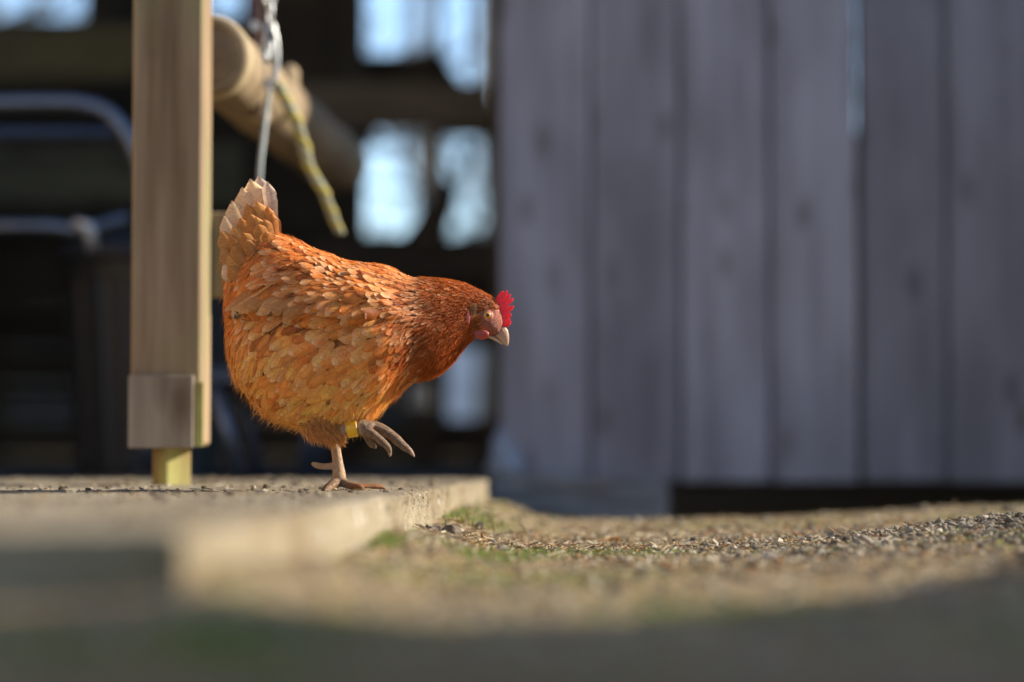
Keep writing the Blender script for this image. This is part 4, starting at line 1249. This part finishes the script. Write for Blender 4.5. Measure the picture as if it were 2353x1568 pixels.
for sgn in (1, -1):
    o2 = .004
    for (rt, tp, wd_, bs_, tp_, dw, tw) in (((300, 385), (232, 88), 92, BRN, CREAM, .006, .15), ((270, 410), (196, 128), 92, BRN, CREAM, .010, .2), ((240, 430), (150, 190), 88, BRN, CREAM, .014, .25),
                                       ((225, 450), (116, 262), 84, BRN, CREAM, .017, .3), ((215, 470), (104, 330), 84, RED, BRN, .019, .3), ((215, 510), (106, 410), 80, RED, BRN, .021, .3),
                                       ((215, 560), (112, 490), 76, RED, CREAM, .023, .3)):
        vane(rt, tp, wd_ * 1.3, sgn * dw * .9, sgn * (dw + .004), bs_, tp_, twist=sgn * tw)
    for (rt, tp, wd_, bs_, tp_, dw) in (((330, 400), (262, 190), 66, RED, TAN, .013), ((305, 420), (220, 205), 66, RED, BRN, .016), ((335, 390), (312, 215), 56, RED, BRN, .011), ((280, 440), (190, 270), 64, RED, BRN, .020), ((310, 430), (262, 265), 60, RED, TAN, .021),
                                        ((255, 460), (142, 350), 66, RED, BRN, .024), ((330, 410), (300, 275), 54, RED, BRN, .018), ((275, 460), (205, 340), 60, RED, BRN, .027), ((320, 430), (282, 330), 52, RED, BRN, .024), ((235, 520), (135, 445), 62, RED, TAN, .028),
                                        ((345, 395), (330, 245), 50, RED, BRN, .010), ((300, 430), (236, 250), 60, RED, BRN, .0225), ((250, 450), (160, 310), 62, BRN, TAN, .0225), ((325, 420), (272, 300), 54, RED, BRN, .0255),
                                        ((280, 470), (222, 372), 58, RED, BRN, .030), ((330, 420), (308, 335), 50, RED, BRN, .027), ((240, 500), (160, 400), 62, RED, BRN, .030), ((225, 560), (140, 500), 62, RED, BRN, .031)):
        vane(rt, tp, wd_ * 1.25, sgn * dw, sgn * (dw + .005), bs_, (.74, .35, .09) if tp_ == TAN else (.62, .25, .055), name='tail_covert', twist=sgn * .2)

# downy fringe: fine strands over belly, thighs, rump and along the throat
def strands(name, P_, L, W, flow, cols, lift, parent):
    Q, N_ = nearest(P_); N_ = outward(Q, N_); n = len(Q)
    D = np.stack([flow[:, 0], rng.normal(0, .25, n), -flow[:, 1]], 1); D = D - N_ * ((D * N_).sum(1, keepdims=True) - lift[:, None])
    D /= np.linalg.norm(D, axis=1, keepdims=True)
    Sd = np.cross(D, rng.normal(0, 1, (n, 3))); Sd /= np.linalg.norm(Sd, axis=1, keepdims=True)
    g = np.array([0, 0, -1.0]); vs = []
    cv = rng.normal(0, .12, (n, 1))
    for t, w_ in ((0, 1.0), (.35, .9), (.7, .55), (1, .08)):
        c = Q + N_ * (.0012 + .0022 * rng.random((n, 1))) + D * (L * t)[:, None] + (g * .18 + Sd * cv) * (L * t * t)[:, None]
        vs += [c - Sd * (W * w_ * .5)[:, None], c + Sd * (W * w_ * .5)[:, None]]
    v = np.stack(vs, 1)
    q = np.array([[0, 1, 3, 2], [2, 3, 5, 4], [4, 5, 7, 6]])
    F = (q[None] + (np.arange(n) * 8)[:, None, None]).reshape(-1, 4)
    return tag(mesh_obj(name, v.reshape(-1, 3), F, M_down, parent, smooth=True, colors=np.repeat(np.clip(cols, 0, 1), 8, 0)), kind='stuff')
pd_ = sample_surface(70000); a_, b_ = to_c1(pd_); f_ = fields(a_, b_)
wt = np.clip(smooth01((b_ - 980) / 220) * (a_ < 860) + smooth01((230 - a_) / 110) * (b_ > 640) + .9 * smooth01((b_ - 1120) / 60) * (a_ < 880), 0, 1) * .42
wt = np.maximum(wt, .20 * (a_ < 970))
edge_ = smooth01((b_ - 1050) / 120)
kp = rng.random(len(pd_)) < wt
m_ = kp.sum()
cols = np.minimum(f_[kp, 4:7] * np.array([1.82, 1.62, 1.25]) * np.where(rng.random((m_, 1)) < .25, 1.25, rng.uniform(.75, 1.12, (m_, 1))), .92)
strands('belly_down', pd_[kp], rng.gamma(3, 3.6, m_).clip(5, 24) * .001, rng.uniform(.0003, .0008, m_), f_[kp, :2] + rng.normal(0, .22, (m_, 2)), cols, rng.beta(1.2, 3.5, m_) * np.where(b_[kp] > 900, .55, .22), hen)
tp_ = np.array([c3(x, y, WR - .004) for x, y in ((330, 330), (450, 420), (560, 500), (660, 545), (760, 545), (820, 540))]); tr_ = np.array([250, 215, 160, 120, 96, 90]) * K3
n = 2600; t_ = rng.random(n) ** .8 * 4.15; i_ = t_.astype(int); f_t = (t_ - i_)[:, None]
cpt = tp_[i_] * (1 - f_t) + tp_[np.minimum(i_ + 1, 5)] * f_t; rr0 = tr_[i_] * (1 - f_t[:, 0]) + tr_[np.minimum(i_ + 1, 5)] * f_t[:, 0]
ax_ = (tp_[np.minimum(i_ + 1, 5)] - tp_[i_]); ax_ /= np.linalg.norm(ax_, axis=1, keepdims=True)
rd = rng.normal(0, 1, (n, 3)); rd -= ax_ * (rd * ax_).sum(1, keepdims=True); rd /= np.linalg.norm(rd, axis=1, keepdims=True)
root_ = cpt + rd * (rr0 * 1.0)[:, None]
dr_ = ax_ * .8 + rd * rng.uniform(.0, .35, (n, 1)) + np.array([0, 0, -.45]) + rng.normal(0, .18, (n, 3)); dr_ /= np.linalg.norm(dr_, axis=1, keepdims=True)
Lt = rng.uniform(7, 17, n) * .001 * np.where(t_ > 3.6, .6, 1); Wt = rng.uniform(.0005, .0016, n)
sdt = np.cross(dr_, rng.normal(0, 1, (n, 3))); sdt /= np.linalg.norm(sdt, axis=1, keepdims=True); vs = []
for t, w_ in ((0, 1.0), (.35, .95), (.7, .6), (1, .08)):
    c = root_ + dr_ * (Lt * t)[:, None] + np.array([0, 0, -.15]) * (Lt * t * t)[:, None]
    vs += [c - sdt * (Wt * w_ * .5)[:, None], c + sdt * (Wt * w_ * .5)[:, None]]
v = np.stack(vs, 1); q = np.array([[0, 1, 3, 2], [2, 3, 5, 4], [4, 5, 7, 6]])
tag(mesh_obj('thigh_down', v.reshape(-1, 3), (q[None] + (np.arange(n) * 8)[:, None, None]).reshape(-1, 4), M_down, hen, smooth=True,
             colors=np.repeat(np.array([.84, .43, .15]) * rng.uniform(.6, 1.05, (n, 1)), 8, 0)), kind='stuff')
hd = (a_ > 1010) & ~((np.hypot((a_ - 1340) / 48, (b_ - 740) / 52) < 1) | (np.hypot((a_ - 1306) / 26, (b_ - 713) / 24) < 1)) & (a_ < 1362) & ~((a_ > 1250) & (b_ > 776)) & (rng.random(len(a_)) < .85)
m_ = hd.sum(); cols = f_[hd, 4:7] * np.array([1.3, 1.06, .75]) * rng.uniform(.6, 1.5, (m_, 1))
strands('neck_down', pd_[hd], rng.uniform(4, 9, m_) * .001 * np.where(a_[hd] > 1235, .55, 1), rng.uniform(.0003, .0009, m_), f_[hd, :2] + rng.normal(0, .14, (m_, 2)), cols, rng.uniform(.03, .25, m_), hen)

# ---- head details --------------------------------------------------------------------------
M_comb = attr_mat('comb_skin', .38, .5, .5, .38, 520, .25)
def flat_blade(name, pts, w0, thick, col, mat, edge=.35):
    """closed outline (crop 2 coordinates) -> rounded blade with thickness along the width axis"""
    P2 = np.asarray(pts, float); ctr = P2.mean(0)
    V_, C_ = [], []
    sh = [(-1, .86), (-.55, .96), (0, 1.0), (.55, .96), (1, .86)]
    for s, k in sh:
        q = ctr + (P2 - ctr) * k if len(P2) < 25 else P2 - (P2 - ctr) * (1 - k) * .5
        V_.append(c2(q[:, 0], q[:, 1], w0 + s * thick / 2)); C_.append(np.tile(np.array(col) * (1 + .04 * s), (len(P2), 1)))
    n = len(P2); F = []
    for r in range(len(sh) - 1):
        for j in range(n):
            k = (j + 1) % n; F.append([r * n + j, r * n + k, (r + 1) * n + k, (r + 1) * n + j])
    F.append(list(range(n))[::-1]); F.append([(len(sh) - 1) * n + j for j in range(n)])
    return mesh_obj(name, np.concatenate(V_), F, mat, hen, smooth=False, colors=np.concatenate(C_))
comb = [(1690, 728), (1640, 735), (1600, 700), (1590, 600), (1575, 520), (1560, 440), (1568, 400), (1590, 360), (1618, 325), (1640, 310), (1658, 314), (1666, 326), (1660, 352), (1676, 330), (1688, 306), (1700, 306), (1704, 320), (1698, 345), (1678, 376),
        (1712, 356), (1730, 345), (1741, 350), (1738, 370), (1726, 392), (1696, 416), (1735, 404), (1760, 394), (1771, 400), (1768, 416), (1748, 448), (1696, 486), (1740, 492), (1768, 481), (1778, 488), (1772, 508), (1748, 540), (1700, 566), (1736, 578), (1746, 586), (1744, 608), (1706, 636), (1738, 652), (1743, 672), (1738, 696), (1720, 716)]
cb_o = flat_blade('comb', comb, .0, .0052, (.92, .06, .085), M_comb)
bm = bmesh.new(); bm.from_mesh(cb_o.data); bmesh.ops.triangulate(bm, faces=[f for f in bm.faces if len(f.verts) > 4]); bm.to_mesh(cb_o.data); bm.free()

def hw_at(a, b):
    p = np.array(c1(a, b)); h = bvh.ray_cast((p[0], HD - .3, p[2]), (0, 1, 0)); return HD - h[0][1] if h[0] is not None else .0
def ellipsoid(name, ca2, cb2_, w, ra, rb, rw, rot, col, mat, lumps=.0, parent=None):
    bm = bmesh.new(); bmesh.ops.create_uvsphere(bm, u_segments=28, v_segments=18, radius=1.0)
    vs = np.array([v.co[:] for v in bm.verts]); fs = [[v.index for v in f.verts] for f in bm.faces]; bm.free()
    k = 1 + lumps * np.sin(7 * vs[:, 0] + 3) * np.sin(6 * vs[:, 2] + 1)
    x, z = vs[:, 0] * ra * k, vs[:, 2] * rb * k
    c, s = math.cos(rot), math.sin(rot)
    p = c2(ca2 + x * c - z * s, cb2_ + x * s + z * c, 0.0); p[:, 1] = HD - (w + vs[:, 1] * rw)
    return mesh_obj(name, p, fs, mat, parent or hen, smooth=True, colors=np.tile(np.array(col), (len(p), 1)))
M_eye = attr_mat('eye_iris', .15, .6, 0, .1, 300); M_pupil = plain('pupil_black', (.006, .005, .004), .05, 0, .1, 100, 0)
M_facial = attr_mat('bare_face_skin', .5, .35, .0, .35, 380, .2)
we = hw_at(1312, 712); wl = hw_at(1240, 735); ww = hw_at(1295, 785); wt_ = hw_at(1255, 690)
for s in (1, -1):
    ellipsoid('eyelid', 1470, 605, s * (we - .0008), 70, 64, .0031, .35, (.60, .23, .14), M_facial, .02)
    e = ellipsoid('eye', 1467, 603, s * (we + .0007), 46, 43, .0030, 0, (.60, .27, .05), M_eye)
    ellipsoid('pupil', 1471, 603, s * (we + .0031), 20, 20, .0009, 0, (.01, .01, .01), M_pupil, parent=e)
    ellipsoid('wattle', 1395, 812, s * (ww + .0020), 96, 56, .0034, .12, (.58, .13, .105), M_comb, .05)
    ellipsoid('ear_lobe', 1246, 620, s * (wl + .0026), 30, 88, .0026, -.06, (.66, .17, .16), M_facial, .12)
    # tuft of bristles covering the ear
    n = 60; bx_ = rng.uniform(1278, 1350, n); by_ = rng.uniform(470, 560, n)
    vs = []; 
    for x, y in zip(bx_, by_):
        p = np.array(c2(x, y, s * (wt_ + .0030))); q = np.array(c2(x - rng.uniform(5, 22), y + rng.uniform(60, 95), s * (wt_ + .0042))); d = np.array([K2 * 5, 0, 0])
        vs += [p - d, p + d, q + d * .2, q - d * .2]
    tag(mesh_obj('ear_tuft', np.array(vs), [[4 * i, 4 * i + 1, 4 * i + 2, 4 * i + 3] for i in range(n)], M_down, hen, colors=np.tile(np.array([.40, .22, .09]), (4 * n, 1)) * np.repeat(rng.uniform(.7, 1.3, (n, 1)), 4, 0)), kind='stuff')

def loft(name, rows, col0, col1, mat, n=26, parent=None):
    V_, C_ = [], []
    for k, (ta, tb, ba, bb, w) in enumerate(rows):
        t, b = np.array(c2(ta, tb)), np.array(c2(ba, bb)); a = np.arange(n) / n * 2 * np.pi
        p = (t + b) / 2 + (t - b)[None] / 2 * np.cos(a)[:, None]; p[:, 1] = HD - w * np.sin(a) * (1 - .15 * np.cos(a))
        V_.append(p); u = k / (len(rows) - 1); C_.append(np.tile(np.array(col0) * (1 - u) + np.array(col1) * u, (n, 1)))
    F = []
    for r in range(len(rows) - 1):
        for j in range(n):
            k = (j + 1) % n; F.append([r * n + j, r * n + k, (r + 1) * n + k, (r + 1) * n + j])
    F.append(list(range(n))[::-1]); F.append([(len(rows) - 1) * n + j for j in range(n)])
    return mesh_obj(name, np.concatenate(V_), F, mat, parent or hen, smooth=True, colors=np.concatenate(C_))
M_beak = attr_mat('beak_horn', .38, .45, 0, .18, 260, .1)
bk = loft('beak', [(1592, 690, 1470, 770, .0065), (1640, 705, 1505, 800, .0062), (1680, 728, 1548, 832, .0054), (1704, 765, 1590, 866, .0046), (1716, 815, 1628, 900, .0037), (1719, 868, 1662, 928, .0026), (1714, 915, 1686, 944, .0014), (1706, 950, 1698, 952, .0004)], (.42, .185, .12), (.56, .37, .22), M_beak)
loft('lower_beak', [(1480, 782, 1440, 835, .0055), (1520, 812, 1492, 856, .0050), (1570, 850, 1545, 880, .0040), (1620, 890, 1602, 912, .0030), (1655, 925, 1640, 934, .0014)], (.56, .28, .17), (.58, .44, .30), M_beak)
for s in (1, -1):
    ellipsoid('nostril', 1640, 768, s * .0054, 20, 7, .0006, .9, (.16, .07, .05), M_beak, parent=bk)

# yellow leg ring, slightly loose round the raised shank
th = np.arange(40) / 40 * 2 * np.pi
vs = []; axd = np.array(c3(1000, 500)) - np.array(c3(860, 522)); axd /= np.linalg.norm(axd)
u_ = np.cross(axd, [0, 1.0, 0]); u_ /= np.linalg.norm(u_); v_ = np.cross(axd, u_)
r0 = 122 * K3; ctr = np.array(c3(922, 514, WR)); hl = 74 * K3
for (x, r) in ((-hl, r0), (-hl * .85, r0 * 1.03), (0, r0 * 1.035), (hl * .85, r0 * 1.03), (hl, r0), (hl * .9, r0 * .92), (0, r0 * .91), (-hl * .9, r0 * .92)):
    for t in th: vs.append(ctr + axd * x + r * (u_ * math.cos(t) + v_ * math.sin(t)))
fs = []
for r in range(8):
    for j in range(40):
        k = (j + 1) % 40; q = (r + 1) % 8; fs.append([r * 40 + j, r * 40 + k, q * 40 + k, q * 40 + j])
m = NT('yellow_ring_plastic')
nn = m.noise(m.coord(), 330, 3, .6)
m.set(Base_Color=m.mix(m.ramp(nn, [(.60, (0, 0, 0)), (.72, (1, 1, 1))]), (.80, .43, .012), (.40, .17, .02)), Roughness=.35, Subsurface_Weight=.15, Subsurface_Scale=.003)
mesh_obj('leg_ring', np.array(vs), fs, m.m, hen, smooth=True)
